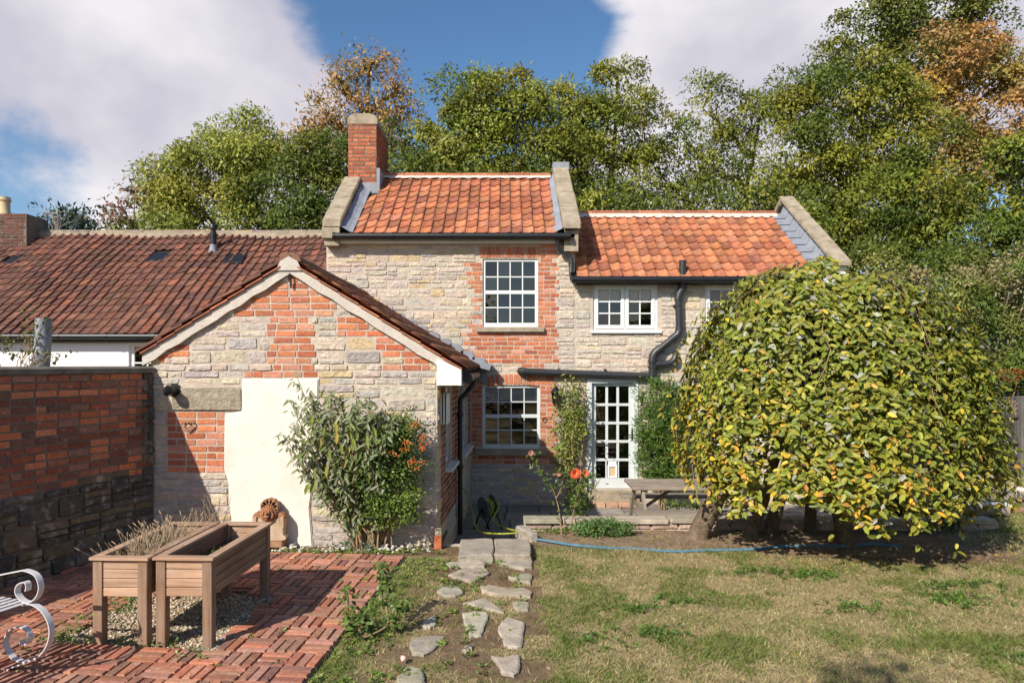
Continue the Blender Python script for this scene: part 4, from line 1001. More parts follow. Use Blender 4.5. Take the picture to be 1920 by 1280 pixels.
# patio frame: O at the back right corner, u to the left, v towards the viewer
PO = Vector((-1.085, 7.51, 0)); PU = Vector((-.9968, .080, 0)); PV = Vector((-.080, -.9968, 0))
def pat(u, v, z=0): return PO + PU * u + PV * v + Vector((0, 0, z))
def pat_uv(x, y): dx, dy = x - PO.x, y - PO.y; return dx * PU.x + dy * PU.y, dx * PV.x + dy * PV.y
GW_O = Vector((-4.105, 8.0, 0)); GW_D = Vector((-.351, -.936, 0)); GW_N = Vector((.936, -.351, 0))
BED = (.83, 2.16, 1.28, 2.53)
STEPS_Z = [  # stepping stones, outlines in the 3x enlarged crop at (560,960)
    [(830, 285), (850, 275), (940, 272), (1020, 263), (1050, 285), (1045, 303), (960, 300), (850, 305)],
    [(840, 345), (900, 318), (1000, 305), (1060, 315), (1075, 335), (1020, 365), (970, 390), (940, 375), (870, 360)],
    [(1115, 280), (1150, 250), (1250, 258), (1315, 262), (1312, 305), (1270, 313), (1200, 298)],
    [(1180, 358), (1225, 345), (1270, 338), (1312, 345), (1306, 395), (1260, 385)],
    [(780, 412), (830, 408), (900, 408), (930, 445), (880, 466), (815, 466), (780, 440)],
    [(1020, 408), (1060, 400), (1180, 425), (1260, 418), (1312, 440), (1300, 470), (1200, 462), (1080, 450), (1030, 432)],
    [(920, 505), (990, 490), (1050, 474), (1105, 510), (1155, 548), (1150, 557), (1080, 545), (1000, 525)],
    [(1200, 500), (1225, 490), (1300, 502), (1290, 545), (1240, 550), (1208, 530)],
    [(920, 560), (990, 550), (1060, 556), (1068, 580), (1040, 640), (1030, 685), (960, 695), (945, 650), (930, 610)],
    [(1118, 655), (1140, 610), (1170, 585), (1230, 600), (1268, 615), (1265, 700), (1250, 750), (1190, 752), (1150, 740), (1150, 700)],
    [(690, 625), (720, 590), (770, 575), (775, 620), (740, 645), (705, 640)],
    [(620, 730), (650, 695), (740, 688), (825, 695), (790, 735), (760, 765), (700, 795), (635, 785)],
    [(918, 768), (940, 745), (980, 738), (975, 755), (940, 772)],
    [(1083, 800), (1150, 808), (1190, 795), (1240, 795), (1250, 850), (1240, 890), (1205, 908), (1140, 890), (1130, 860), (1110, 830)],
    [(550, 930), (580, 885), (625, 855), (690, 870), (710, 930), (700, 1010), (560, 1020)]]
STEPS = [[G(560 + x / 3, 960 + y / 3, -.005) for x, y in s] for s in STEPS_Z]
step_c = np.array([[np.mean([p.x for p in s]), np.mean([p.y for p in s])] for s in STEPS])
def lawn_info(x, y):
    """fractions of soil and of green at ground points (arrays)"""
    n1 = fbm(x * 1.1, y * 1.1, 5); n2 = fbm(x * 4.2, y * 4.2, 9)
    d = np.min(np.hypot(x[..., None] - step_c[:, 0], (y[..., None] - step_c[:, 1])), -1)
    soil = np.clip((.62 - d) / .35, 0, 1) * np.clip((n2 - .30) * 4, 0, 1) * (x < .36)
    bedl = np.clip((y - (7.72 + .10 * np.sin(x * 1.3) + .25 * (n1 - .5) - .6 * np.clip((x - 2.6) / 2, 0, 1))) / .18, 0, 1) * (x > .32) * np.clip((6.3 - x) / .8, 0, 1)
    wallb = np.clip((y - 7.50) / .1, 0, 1) * (x < -.45)
    soil = np.maximum(soil, np.maximum(bedl, wallb))
    green = np.clip((n1 - .40) * 3.2, 0, 1) * np.clip((n2 - .25) * 2.5, 0, 1)
    green = np.maximum(green, np.clip((x - 5.5) / 2.0, 0, .75)); green = np.maximum(green, np.clip(1 - np.abs(pat_uv_np(x, y)) / .35, 0, 1) * .9 * (y > 4) * (y < 7.6))
    return soil, green
def pat_uv_np(x, y): return (x - PO.x) * PU.x + (y - PO.y) * PU.y + .15
def grid(name, x0, x1, y0, y1, st, mat, keep=None, zf=None, colf=None):
    xs = np.arange(x0, x1 + 1e-6, st); ys = np.arange(y0, y1 + 1e-6, st); X, Y = np.meshgrid(xs, ys)
    Z = zf(X, Y); ny, nx = X.shape; ii = np.arange(nx * ny).reshape(ny, nx)
    fs = np.stack([ii[:-1, :-1], ii[:-1, 1:], ii[1:, 1:], ii[1:, :-1]], -1).reshape(-1, 4)
    cx = X.ravel()[fs].mean(1); cy = Y.ravel()[fs].mean(1)
    if keep is not None: k = keep(cx, cy); fs = fs[k]; cx = cx[k]; cy = cy[k]
    return np.c_[X.ravel(), Y.ravel(), Z.ravel()], fs, colf(cx, cy)
def lawn_z(X, Y):
    u = (X - PO.x) * PU.x + (Y - PO.y) * PU.y; v = (X - PO.x) * PV.x + (Y - PO.y) * PV.y
    under = np.clip(u / .12, 0, 1) * np.clip(v / .1, 0, 1)
    return -.035 + .03 * (fbm(X * 1.7, Y * 1.7, 2) - .5) - .07 * under
def lawn_col(x, y):
    soil, green = lawn_info(x, y); n = fbm(x * 9, y * 9, 31)[:, None]
    c = np.array([.36, .275, .15]) * (1 - green[:, None]) + np.array([.19, .20, .065]) * green[:, None]
    c = c * (.75 + .5 * n); s = np.array([.185, .125, .078]) * (.7 + .6 * n)
    bed = (x > .4)[:, None] & (y > 7.6)[:, None]; s = np.where(bed, np.array([.26, .185, .125]) * (.7 + .6 * n), s)
    return c * (1 - soil[:, None]) + s * soil[:, None]
def lawn_keep(x, y):
    t = (y < 8.76) | (x > 6.25)
    return t & ~((x > -.70) & (x < .24) & (y > 8.0))
va, fa, ca = grid('lawn', -9, 16, -4, 14, .06, None, lawn_keep, lawn_z, lawn_col)
structure('lawn', np_mesh('lawn', va, fa, M['lawn'], ca, True))

# ---- sunken terrace and its edging
TZ = -.37
mb = MB(); mb.face([(-.72, 7.99, TZ - .03), (6.4, 7.99, TZ - .03), (6.4, D2, TZ - .03), (-.72, D2, TZ - .03)]); ter = structure('terrace', mb.mesh('terrace', M['mortar_dark']))
FLAG = block_variants(6, 'flagstone', M['flag'], 8, .02, (.012, .012), 77)
def flat(x, y, z, w, h, d, rot=0.0, u=None):
    u = Vector((math.cos(rot), math.sin(rot), 0)) if u is None else Vector(u); v = Vector((-u.y, u.x, 0))
    m4 = Matrix((u * w, Vector((0, 0, -1)) * d, v * h)).transposed().to_4x4(); m4.translation = (x, y, z - d); return m4
r = random.Random(6); items = []
y = 8.02
while y < D2 - .05:
    h = min(r.uniform(.45, .7), D2 - y); x = -.70 + r.uniform(-.2, 0)
    while x < 6.3:
        w = r.uniform(.5, .95); a = max(x, -.70); b = min(x + w, 6.35); y2 = y
        if b - a > .15 and not (y + h < 8.97 and a > .3):
            items.append((r.choice(FLAG), flat((a + b) / 2, y + h / 2, TZ + r.uniform(-.004, .006), b - a - .02, h - .02, .02), jit((.26, .235, .20), .2, r), 1 / y))
        x += w
    y += h
pieces(ter, 'flagstone', items, M['flag'])
kerb = thing('terrace_edging', (3.2, 8.84, TZ), 'low stone kerb edging the sunken terrace in front of the door', 'kerb')
mb = MB(); mb.box((.26, 8.76, TZ - .05), (6.3, 8.93, .015)); mb.box((.225, 8.0, TZ - .05), (.30, 8.758, -.03)); mb.box((-.72, 7.99, TZ - .05), (.3, 8.06, -.02)); part(mb, 'retaining_wall', 'mortar', kerb, kind='stuff')
x = .24; r = random.Random(8)
while x < 6.25:
    w = min(r.uniform(.42, .8), 6.3 - x); me = r.choice(FLAG)
    link('kerb_stone', me, kerb, flat(x + w / 2, 8.83 + r.uniform(-.015, .015), .115 + r.uniform(-.01, .01), w - .012, .24, .026), jit((.40, .345, .27), .14, r)); x += w
x = .27
while x < 6.2:
    w = r.uniform(.2, .4); link('stone', r.choice(STONES), kerb, frame((0, 8.76, 0), (1, 0, 0), (0, -1, 0))(x + w / 2, .025, w - .01, .085, .03, -.01), jit((.45, .34, .27), .15, r)); x += w
link('stone', STONES[3], kerb, frame((.27, 8.4, 0), (.35, -.93, 0), (-.93, -.35, 0))(0, -.02, .5, .2, .05), (.38, .34, .28))

# ---- patio
PAVE_C = [(.45, .185, .11), (.39, .155, .095), (.31, .14, .095), (.48, .22, .14), (.26, .135, .10), (.40, .20, .14), (.36, .19, .135)]
mb = MB(); wl = lambda Y: GW_O.x - .375 * (8 - Y) + .01
mb.face([pat(-.01, -.01, -.022), pat(3.2, -.01, -.022), (wl(7.2), 7.2, -.022), (wl(3.4), 3.4, -.022), pat(.0, 4.1, -.022)]); me = mb.mesh('patio', surf('mossy_joint', (.30, .25, .17), 1, .3, 9, [((.13, .15, .05), 4, .5, .65, .8)], .5, 50, .01, .05)); patio = structure('patio', me)
r = random.Random(14); items = []; bp = .232
for i in range(20):
    for j in range(18):
        for k in range(3):
            uu, vv = i * bp + bp / 2, j * bp + bp / 2; o = (k - 1) * bp / 3
            hor = (i + j) % 2 == 0
            u, v = (uu, vv + o) if hor else (uu + o, vv)
            p = pat(u, v)
            if BED[0] < u < BED[1] and BED[2] < v < BED[3]: continue
            if p.x < wl(p.y) + .03 or p.y < 3.45 or p.y > 7.98: continue
            px = CX + p.x / p.y * F
            ax = -PU if hor else PV
            m4 = flat(p.x, p.y, .004 + r.uniform(-.004, .005) + .008 * math.sin(u * 2.1) * math.sin(v * 1.7), .222, .068, .035, u=Matrix.Rotation(r.uniform(-.02, .02), 3, 'Z') @ Vector(ax))
            items.append((r.choice(PAVERS), m4, jit(r.choice(PAVE_C), .17, r), (1 if -60 < px < 1000 and p.y > 4.3 else 0) + 1 / p.y))
pieces(patio, 'brick', items, M['brick'])
def ico():
    bm = bmesh.new(); bmesh.ops.create_icosphere(bm, subdivisions=1, radius=1); v = np.array([x.co[:] for x in bm.verts]); f = np.array([[q.index for q in x.verts] for x in bm.faces]); bm.free(); return v, f
ICO = ico()
def pebbles(name, pts, size, cols, mat, parent=None, seed=3, flatz=.6):
    g = np.random.default_rng(seed); V, Fc = ICO; n = len(pts); s = size[0] + (size[1] - size[0]) * g.random(n) ** 2
    W = V[None] * s[:, None, None] * (1 + .35 * (g.random((n, len(V), 1)) - .5)) * np.array([1, .8, flatz]); a = g.random(n) * 6.28
    R = np.stack([np.stack([np.cos(a), -np.sin(a)], -1), np.stack([np.sin(a), np.cos(a)], -1)], -2)
    W[..., :2] = np.einsum('nij,nkj->nki', R, W[..., :2]); W += np.asarray(pts)[:, None]
    Fa = Fc[None] + (np.arange(n) * len(V))[:, None, None]; c = np.asarray(cols)[g.integers(0, len(cols), n)] * (.75 + .5 * g.random((n, 1)))
    return np_mesh(name, W.reshape(-1, 3), Fa.reshape(-1, 3), mat, np.repeat(c, len(Fc), 0))
g = np.random.default_rng(4); n = 5200; uu = BED[0] + (BED[1] - BED[0]) * g.random(n); vv = BED[2] + (BED[3] - BED[2]) * g.random(n)
pts = np.array([pat(a, b, -.03 + .02 * c) for a, b, c in zip(uu, vv, g.random(n))])
o = link('gravel', pebbles('gravel', pts, (.007, .018), [(.46, .36, .25), (.52, .43, .32), (.36, .25, .16), (.42, .30, .20), (.55, .50, .42)], M['pebble'])); tag(o, 'bed of pale gravel beneath the raised planters', 'gravel', kind='stuff')
n = 260; pts = np.c_[-3.6 + 2.8 * g.random(n), 7.60 + .36 * g.random(n) ** .6, -.02 + .03 * g.random(n)]
o = link('rubble', pebbles('rubble', pts, (.01, .04), [(.52, .47, .40), (.40, .35, .29), (.6, .56, .5)], M['pebble'], seed=9)); tag(o, 'loose pale rubble along the foot of the gable wall', 'rubble', kind='stuff')

# ---- stepping stones and the doorstep slab
names = ['thin pale', 'broad flat']
for i, s in enumerate(STEPS):
    mb = MB(); mb.prism([(p.x, p.y) for p in s], -.07, -.014, lambda a, b, c: (a, b, c)); me = mb.mesh('stepping_stone', M['flag'])
    bm = bmesh.new(); bm.from_mesh(me); bmesh.ops.recalc_face_normals(bm, faces=bm.faces)
    bmesh.ops.subdivide_edges(bm, edges=[e for e in bm.edges if abs(e.verts[0].co.z - e.verts[1].co.z) < .01], cuts=2, use_grid_fill=False)
    for v in bm.verts: v.co.x += rng.uniform(-.006, .006); v.co.y += rng.uniform(-.012, .012)
    top = [f for f in bm.faces if f.normal.z > .9]; bmesh.ops.inset_region(bm, faces=top, thickness=.014, depth=.007); bm.to_mesh(me); bm.free()
    o = link('stepping_stone', me, color=jit((.40, .345, .265), .14))
    own = {5: 'long narrow stepping stone reaching across the path', 6: 'pointed triangular stepping stone in the middle of the path', 8: 'tapering boot-shaped stepping stone in the path', 9: 'large five-sided stepping stone at the lawn side of the path', 11: 'broad stepping stone beside the small rose bush', 12: 'tiny stone chip set in the bare earth of the path', 13: 'pale shield-shaped stepping stone at the lawn edge', 14: 'rounded stepping stone next to the fallen pink bloom'}
    tag(o, own.get(i, 'flat irregular stepping stone set in the bare earth path near the step slabs'), 'stepping stone', 'stepping stones of the garden path')
for (a, b) in (((858, 1006), (925, 1040)), ((926, 1005), (997, 1040))):
    p, q = G(a[0], a[1], .07), G(b[0], b[1], .07); mb = MB(); x0 = (a[0] - CX) * 7.35 / F; x1 = (b[0] - CX) * 7.35 / F; j = [rng.uniform(-.02, .02) for _ in range(8)]
    mb.prism([(x0 + .004, 7.33 + j[0]), ((x0 + x1) / 2, 7.33 + j[1]), (x1 - .004, 7.36 + j[2]), (x1 - .004, 8.0), (x0 + .004, 8.0)], -.08, .055, lambda a, b, c: (a, b, c)); me = mb.mesh('step_slab', M['flag'])
    bm = bmesh.new(); bm.from_mesh(me); bmesh.ops.recalc_face_normals(bm, faces=bm.faces); bmesh.ops.bevel(bm, geom=list(bm.edges), offset=.010, segments=1, affect='EDGES'); bmesh.ops.triangulate(bm, faces=bm.faces); bmesh.ops.subdivide_edges(bm, edges=[e for e in bm.edges if e.calc_length() > .08], cuts=3)
    for v in bm.verts: v.co += Vector((.010 * math.sin(v.co.y * 31 + v.co.z * 40), .022 * math.sin(v.co.x * 17) + .010 * math.sin(v.co.x * 47), .004 * math.sin(v.co.x * 11 + v.co.y * 9)))
    [setattr(e_, 'smooth', e_.calc_face_angle(0) < .5) for e_ in bm.edges]; [setattr(f, 'smooth', True) for f in bm.faces]; bm.to_mesh(me); bm.free()
    tag(link('step_slab', me, color=jit((.36, .32, .255), .08)), 'large worn stone slab forming the step down to the terrace', 'step', 'worn step slabs at the end of the path')

# ---- garden wall
gw = thing('garden_wall', GW_O + GW_D * 1.5, 'shaded garden wall of red brick above dark rubble stone with cement coping', 'wall')
gwl = 5.2
tfw = lambda s, o, z: GW_O + GW_D * s + GW_N * o + Vector((0, 0, z))
mb = MB(); mb.prism([(0, -.2), (gwl, -.2), (gwl, 2.0), (0, 2.0)], -.26, 0, lambda a, b, c: tfw(a, c, b)); gbody = part(mb, 'wall', 'mortar_dark', gw)
frG = frame(tfw(2.9, 0, 0), -GW_D, GW_N)
def kind_gw(u, v):
    s = 2.9 - u; lim = .86 + .04 * math.sin(s * 3) - .05 * (s < .35)
    if s < .10 + .06 * (int(v / .078) % 2): return 's'
    return 'b' if v > lim else 's'
bks, sts = fill_masonry(frG, 0, 2.89, -.02, 1.99, kind_gw, c=.0775, bl=.232, seed=71, stone_cols=STONE_GREY, brick_cols=BRICK_OLD_SHADE + BRICK_C[:2], long=(.22, .5), sproud=.025)
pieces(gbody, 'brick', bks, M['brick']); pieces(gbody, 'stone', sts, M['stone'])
mb = MB(); n = 26
for i in range(n):
    a, b = gwl * i / n, gwl * (i + 1) / n; wa, wb = .006 * math.sin(i * 2.2), .006 * math.sin(i * 2.2 + 2.2)
    mb.prism([(-.30, 2.0), (.035, 2.0), (.035, 2.05), (-.02, 2.075), (-.30, 2.06)], a, b, lambda p, q, c: tfw(c, p + (wa if c == a else wb), q))
part(mb, 'coping', surf('cement_coping', (.17, .15, .125), .95, .3, 8, [((.09, .085, .05), 5, .5, .7, .7)], .8, 40, .012, .1), gw)

# ---- post behind the wall
b0, b1 = P(78, 700, 6.6), P(82, 597, 6.6)
b0, b1 = P(76, 700, 7.5), P(82, 597, 7.5); mb = MB(); mb.tube([(b0.x - .03, 7.5, -.1), b0, b1 - Vector((0, 0, .1)), b1], [.085, .085, .082, .08], 12)
pst = part(mb, 'garden_post', 'post', None, smooth=True); tag(pst, 'weathered grey round post standing behind the garden wall', 'post')

# ---- raised planters
def planter(x_right, w, label, L=1.17):
    c = Vector((x_right, 5.06, 0)); ang = -.045; ca, sa = math.cos(ang), math.sin(ang)
    t = thing('raised_planter', c, label, 'planter', 'wooden raised planters on the patio')
    tf = lambda p: c + Vector((p.x * ca - p.y * sa, p.x * sa + p.y * ca, p.z))   # x from -w to 0, y from 0 to L
    H = .66; ps = .072; k = 0
    for (x, y) in ((-w + .018, .02), (-ps - .018, .02), (-w + .018, L - ps - .02), (-ps - .018, L - ps - .02)):
        board('leg', 'plank', t, (x, y, -.02), (x + ps, y + ps, H - .024), (0, 0, 1), tf, rng.uniform(.72, .95), .003)
    bh = .068
    for i in range(4):
        z0 = H - .026 - (i + 1) * bh
        for y in (.030, L - .052): board('end_board', 'plank', t, (-w + .018 + ps + .002, y, z0 + .002), (-ps - .02, y + .022, z0 + bh - .002), (1, 0, 0), tf, rng.uniform(1.15, 1.5), .003)  # lighter tone puts the sunlit look of the ends into the colour
        for x in (-w + .028, -.050): board('side_board', 'plank', t, (x, .02 + ps + .002, z0 + .002), (x + .022, L - ps - .022, z0 + bh - .002), (0, 1, 0), tf, rng.uniform(.6, .85), .003)  # darker tone puts the shade on the long sides into the colour
    rw_ = .075
    for (lo, hi, ax) in (((-w, 0, H - .022), (0, rw_, H), (1, 0, 0)), ((-w, L - rw_, H - .022), (0, L, H), (1, 0, 0)), ((-w, rw_ + .002, H - .022), (-w + rw_, L - rw_ - .002, H), (0, 1, 0)), ((-rw_, rw_ + .002, H - .022), (0, L - rw_ - .002, H), (0, 1, 0))):
        board('rim_board', 'plank', t, lo, hi, ax, tf, rng.uniform(1.1, 1.4), .003)
    mb = MB(); mb.box((-w + .055, .055, .40), (-.055, L - .055, .51), tf); part(mb, 'soil', 'soil', t)
    return t, tf
plR, tfR = planter(X2(399, 5.06), .463, 'raised wooden planter nearly empty, with a few green seedlings in it')
plL, tfL = planter(X2(277, 5.06), .452, 'raised wooden planter full of dry brown lavender stalks, beside the garden wall')

# ---- lion plaque
lz = -.02; LY = 7.90; lc = Vector((X2(505, 7.86), LY, 0)); s_ = .00614
lion = thing('lion_plaque', (lc.x, LY, 0), 'terracotta lion mask wall fountain leaning against the cream render', 'ornament')
def lp(px, py, y): return Vector((lc.x + (px - 505) * s_, y, 2.1 - (py - HY) * s_))
def px_prism(pts, y0, y1, name, mat='terracotta', bev=.008):
    mb = MB(); mb.prism([(lp(a, b, 0).x, lp(a, b, 0).z) for a, b in pts], y0, y1, lambda a, b, c: (a, c, b)); me = mb.mesh(name, M[mat])
    bm = bmesh.new(); bm.from_mesh(me); bmesh.ops.recalc_face_normals(bm, faces=bm.faces); bmesh.ops.bevel(bm, geom=list(bm.edges), offset=bev, segments=2, affect='EDGES'); bm.to_mesh(me); bm.free(); smooth_by_angle(me, 35); return link(name, me, lion)
px_prism([(476, 1013), (534, 1013), (534, 1023), (476, 1023)], LY - .13, LY + .06, 'base')
M['terra_pale'] = surf('weathered_terracotta', (.50, .38, .27), .9, .2, 10, [((.36, .19, .11), 5, .5, .7, .7)], .6, 60, .006, .1)
px_prism([(484, 970), (527, 970), (528, 1000), (532, 1006), (532, 1013), (478, 1013), (478, 1006), (483, 1000)], LY - .07, LY + .05, 'panel', 'terra_pale')
for sx in (-1, 1):
    q = [(505 + sx * a, b) for a, b in ((22, 968), (29, 966), (30, 985), (28, 990), (29, 1004), (26, 1012), (22, 1012))]; px_prism(q if sx > 0 else q[::-1], LY - .085, LY + .04, 'scroll', 'terra_pale', .005)
    q = [(505 + sx * a, b) for a, b in ((17, 970), (17, 962), (22, 958), (24, 961), (27, 961), (31, 967), (31, 971))]; px_prism(q if sx > 0 else q[::-1], LY - .06, LY + .04, 'shoulder', 'terracotta', .005)
    mb = MB(); c_ = lp(505 + sx * 29, 1006, LY - .03); mb.tube([c_ + Vector((0, -.06, 0)), c_ + Vector((0, .05, 0))], .028, 12); part(mb, 'volute', 'terra_pale', lion, smooth=True)
fan = []
for k in range(7):
    an = math.pi * (-.08 + k * 1.16 / 6); cx_, cy_ = 505 + 11.5 * math.cos(math.pi - an), 949 - 9.5 * math.sin(an)
    mb = MB(); c_ = lp(cx_, cy_, LY - .02); mb.tube([c_ + Vector((0, -.03, 0)), c_ + Vector((0, .05, 0))], .034, 12); part(mb, 'shell_lobe', 'terracotta', lion, smooth=True)
def blob(mb, c, rx, ry, rz, n=10):
    i = len(mb.v); m_ = n // 2 + 1
    for a in range(m_ + 1):
        th = math.pi * a / m_
        for b in range(n): ph = 2 * math.pi * b / n; mb.v.append((c.x + rx * math.sin(th) * math.cos(ph), c.y + ry * math.sin(th) * math.sin(ph), c.z + rz * math.cos(th)))
    for a in range(m_):
        for b in range(n): b2 = (b + 1) % n; mb.f.append((i + a * n + b, i + a * n + b2, i + (a + 1) * n + b2, i + (a + 1) * n + b)); mb.c.append(None)
mb = MB(); blob(mb, lp(505, 962, LY - .02), .108, .06, .095, 16)
for ring, n_, rr in ((0, 20, .098), (1, 17, .072)):
    for k in range(n_):
        an = 2 * math.pi * k / n_ + ring * .2; c_ = lp(505, 962, LY - .055 - ring * .03); d_ = Vector((math.cos(an), 0, math.sin(an)))
        mb.tube([c_ + d_ * (rr * .45), c_ + d_ * (rr * .8) + Vector((.008, -.018, 0)), c_ + d_ * rr + Vector((-.008, .0, -.006)), c_ + d_ * (rr * 1.12) + Vector((.006, .025, -.008))], [.010, .015, .012, .004], 6)
part(mb, 'mane', 'terracotta', lion, smooth=True)
mb = MB(); f_ = lp(505, 961, LY - .095)
blob(mb, f_, .042, .04, .05, 12); blob(mb, f_ + Vector((0, -.035, -.022)), .026, .03, .02, 10); blob(mb, f_ + Vector((0, -.045, .008)), .013, .02, .026, 8)
for sx in (-1, 1): blob(mb, f_ + Vector((sx * .022, -.03, .018)), .012, .012, .009, 8); blob(mb, f_ + Vector((sx * .02, -.022, .036)), .016, .012, .008, 8); blob(mb, f_ + Vector((sx * .014, -.05, -.024)), .014, .014, .012, 8)
blob(mb, f_ + Vector((0, -.03, -.05)), .016, .02, .014, 8); part(mb, 'lion_face', 'terracotta', lion, smooth=True)

# ---- iron bench
BN = Vector((.351, .936, 0)); BO = Vector((X2(60, 4.6), 4.6, 0))
def BP(px, py): return on_plane(px, py, BO, BN)
bz = lambda x, y: BP(x * 220 / 1173, 1040 + y * 220 / 1173)     # coordinates of the enlarged crop
bench = thing('iron_bench', BO, 'pale painted wrought iron bench end with scrolled arm and leg', 'bench')
def spline(pts, n=10):
    out = []; p = [pts[0]] + pts + [pts[-1]]
    for i in range(1, len(p) - 2):
        for k in range(n):
            t = k / n; a, b, c, d = (Vector(q) for q in p[i - 1:i + 3])
            out.append(.5 * ((2 * b) + (c - a) * t + (2 * a - 5 * b + 4 * c - d) * t * t + (3 * b - a - 3 * c + d) * t ** 3))
    return out + [Vector(pts[-1])]
arm = [bz(-420, 330), bz(-200, 255), bz(0, 200), bz(200, 158), bz(270, 152), bz(370, 200), bz(412, 310), bz(385, 410), bz(310, 468), bz(230, 445), bz(178, 370), bz(195, 295), bz(260, 265), bz(285, 300), bz(278, 350)]
ARM_D = Vector((.351, .936, 0))
arm3 = []
for k, p in enumerate(arm): arm3.append(p - BN * max(0, (3 - k)) * .16 if k < 3 else p)
mb = MB(); mb.strip(spline([bz(-200, 238), bz(0, 198), bz(200, 158), bz(270, 152), bz(370, 200), bz(412, 310), bz(385, 410), bz(310, 468), bz(230, 445), bz(178, 370), bz(195, 295), bz(260, 265), bz(285, 300), bz(278, 355)]), .04, .007, BN); part(mb, 'arm_scroll', 'iron', bench, smooth=True)
for off in (0, .0): 
    mb = MB(); mb.strip(spline([bz(180, 480), bz(260, 482), bz(340, 490), bz(440, 560), bz(505, 680), bz(515, 800), bz(470, 930), bz(380, 1025), bz(260, 1060), bz(150, 1030), bz(80, 940), bz(62, 850), bz(110, 750), bz(200, 712), bz(280, 750), bz(305, 820), bz(280, 880), bz(230, 880), bz(222, 845)]), .038, .008, BN)
part(mb, 'leg_scroll', 'iron', bench, smooth=True)
mb = MB(); mb.strip(spline([bz(420, 1000), bz(250, 1075), bz(120, 1125), bz(-60, 1230), bz(-250, 1330)]), .04, .008, BN); part(mb, 'foot_bar', 'iron', bench, smooth=True)
SD = Vector((-.351, -.936, 0)); sw = Vector((.936, -.351, 0)); so = bz(262, 492)
for i in range(9):                                           # seat slats run away from the end frame
    a = so - sw * (.062 * i) + Vector((0, 0, .012)); mb = MB()
    mb.strip([a + SD * -.02, a + SD * .35, a + SD * .75, a + SD * 1.25], .036, .006, sw); part(mb, 'slat', 'iron', bench)
mb = MB(); mb.strip([so + Vector((0, 0, -.004)) + sw * .02, so - sw * .52 + Vector((0, 0, -.004))], .03, .008, BN)
part(mb, 'seat_rail', 'iron', bench)
for d_ in (1.2,):
    mb = MB(); b = so + SD * d_; mb.tube([b, Vector((b.x, b.y, 0))], .014, 8); part(mb, 'leg', 'iron', bench); mb = MB(); b = so + SD * d_ - sw * .5; mb.tube([b, Vector((b.x, b.y, 0))], .014, 8); part(mb, 'leg', 'iron', bench)
mb = MB(); b = so - sw * .5; mb.tube([b, Vector((b.x, b.y, 0))], .012, 8); part(mb, 'leg', 'iron', bench)

# ---- picnic table
pt = thing('picnic_table', (2.7, 9.9, TZ), 'weathered grey picnic table half hidden behind the weeping tree', 'table')
x0, x1 = 1.80, 3.75
for i in range(5):
    y = 9.53 + i * .144; board('top_board', 'grey_wood', pt, (x0, y, .335), (x1, y + .136, .38), (1, 0, 0), None, rng.uniform(.9, 1.15))
for (y0, nm) in ((9.17, 0), (10.42, 0)):
    for i in range(2): board('seat_board', 'grey_wood', pt, (x0, y0 + i * .135, .045), (x1, y0 + i * .135 + .128, .085), (1, 0, 0), None, rng.uniform(.85, 1.05))
for x in (1.93, 3.5):
    for (ya, yb) in ((9.62, 9.24), (10.17, 10.62)):
        mb = MB(); d = yb - ya
        mb.prism([(ya - .05, .334), (ya + .05, .334), (yb + .05, TZ), (yb - .05, TZ)], x, x + .042, lambda a, b, c: (c, a, b)); me = mb.mesh('leg', M['grey_wood']); recalc(me); uv_wood(me, (0, d, TZ - .334)); link('leg', me, pt)
    board('cross_beam', 'grey_wood', pt, (x + .043, 9.15, -.035), (x + .085, 10.7, .044), (0, 1, 0), None, .95)
    board('top_batten', 'grey_wood', pt, (x + .043, 9.56, .27), (x + .085, 10.22, .334), (0, 1, 0), None, .9)
mb = MB(); mb.prism([(1.98, .02), (2.05, .02), (2.52, .33), (2.45, .33)], 9.86, 9.9, lambda a, b, c: (a, c, b)); me = mb.mesh('brace', M['grey_wood']); recalc(me); uv_wood(me, (1, 0, .6)); link('brace', me, pt)

# ---- hoses, reel, odd brick
a = [G(1004, 1011, -.01), G(1035, 1016, -.01), G(1075, 1022, -.01), G(1140, 1026, -.01), G(1190, 1026, -.02), G(1260, 1029, 0), G(1330, 1027, .0), G(1400, 1027, .0), G(1455, 1024, .005), G(1520, 1023, -.01), G(1580, 1024, -.01), G(1640, 1019, 0), G(1690, 1024, -.02)]
mb = MB(); mb.strip([p + Vector((0, 0, -.008 + .016 * math.sin(p.x * 1.9 + .6))) for p in spline(a, 8)], .036, .008, (0, .9, .45)); tag(part(mb, 'flat_hose', 'blue_hose', None, smooth=True), 'flat blue hose lying along the edge of the lawn', 'hose')
reel = thing('hose_reel', (-.18, 10.2, TZ), 'grey hose reel with green hose in the shaded nook by the lower window', 'hose reel')
rc = P(915, 950, 10.2); ax_ = Vector((.8, .5, .1)).normalized()
mb = MB(); mb.tube([rc - ax_ * .09, rc - ax_ * .075], .17, 20); mb.tube([rc + ax_ * .075, rc + ax_ * .09], .17, 20); mb.tube([rc - ax_ * .09, rc + ax_ * .09], .08, 16); part(mb, 'drum', surf('reel_plastic', (.12, .14, .17), .5, .1), reel, smooth=True, kind='stuff')
mb = MB(); bb = ax_.cross(Vector((0, 0, 1))).normalized(); cc = ax_.cross(bb)
mb.tube([rc + ax_ * (-.06 + .12 * ((k * 7) % 20) / 20) + (bb * math.cos(k * .5) + cc * math.sin(k * .5)) * (.125 + .02 * math.sin(k * 1.7)) for k in range(90)], .011, 6)
mb.tube(spline([rc + Vector((.1, -.05, .12)), P(935, 950, 9.9), P(925, 975, 9.6), P(950, 990, 9.0), P(978, 997, 8.55), P(930, 1000, 8.5), P(895, 992, 8.9), P(885, 955, 9.8), P(876, 925, 10.3), P(868, 915, 10.3)]), .011, 6)
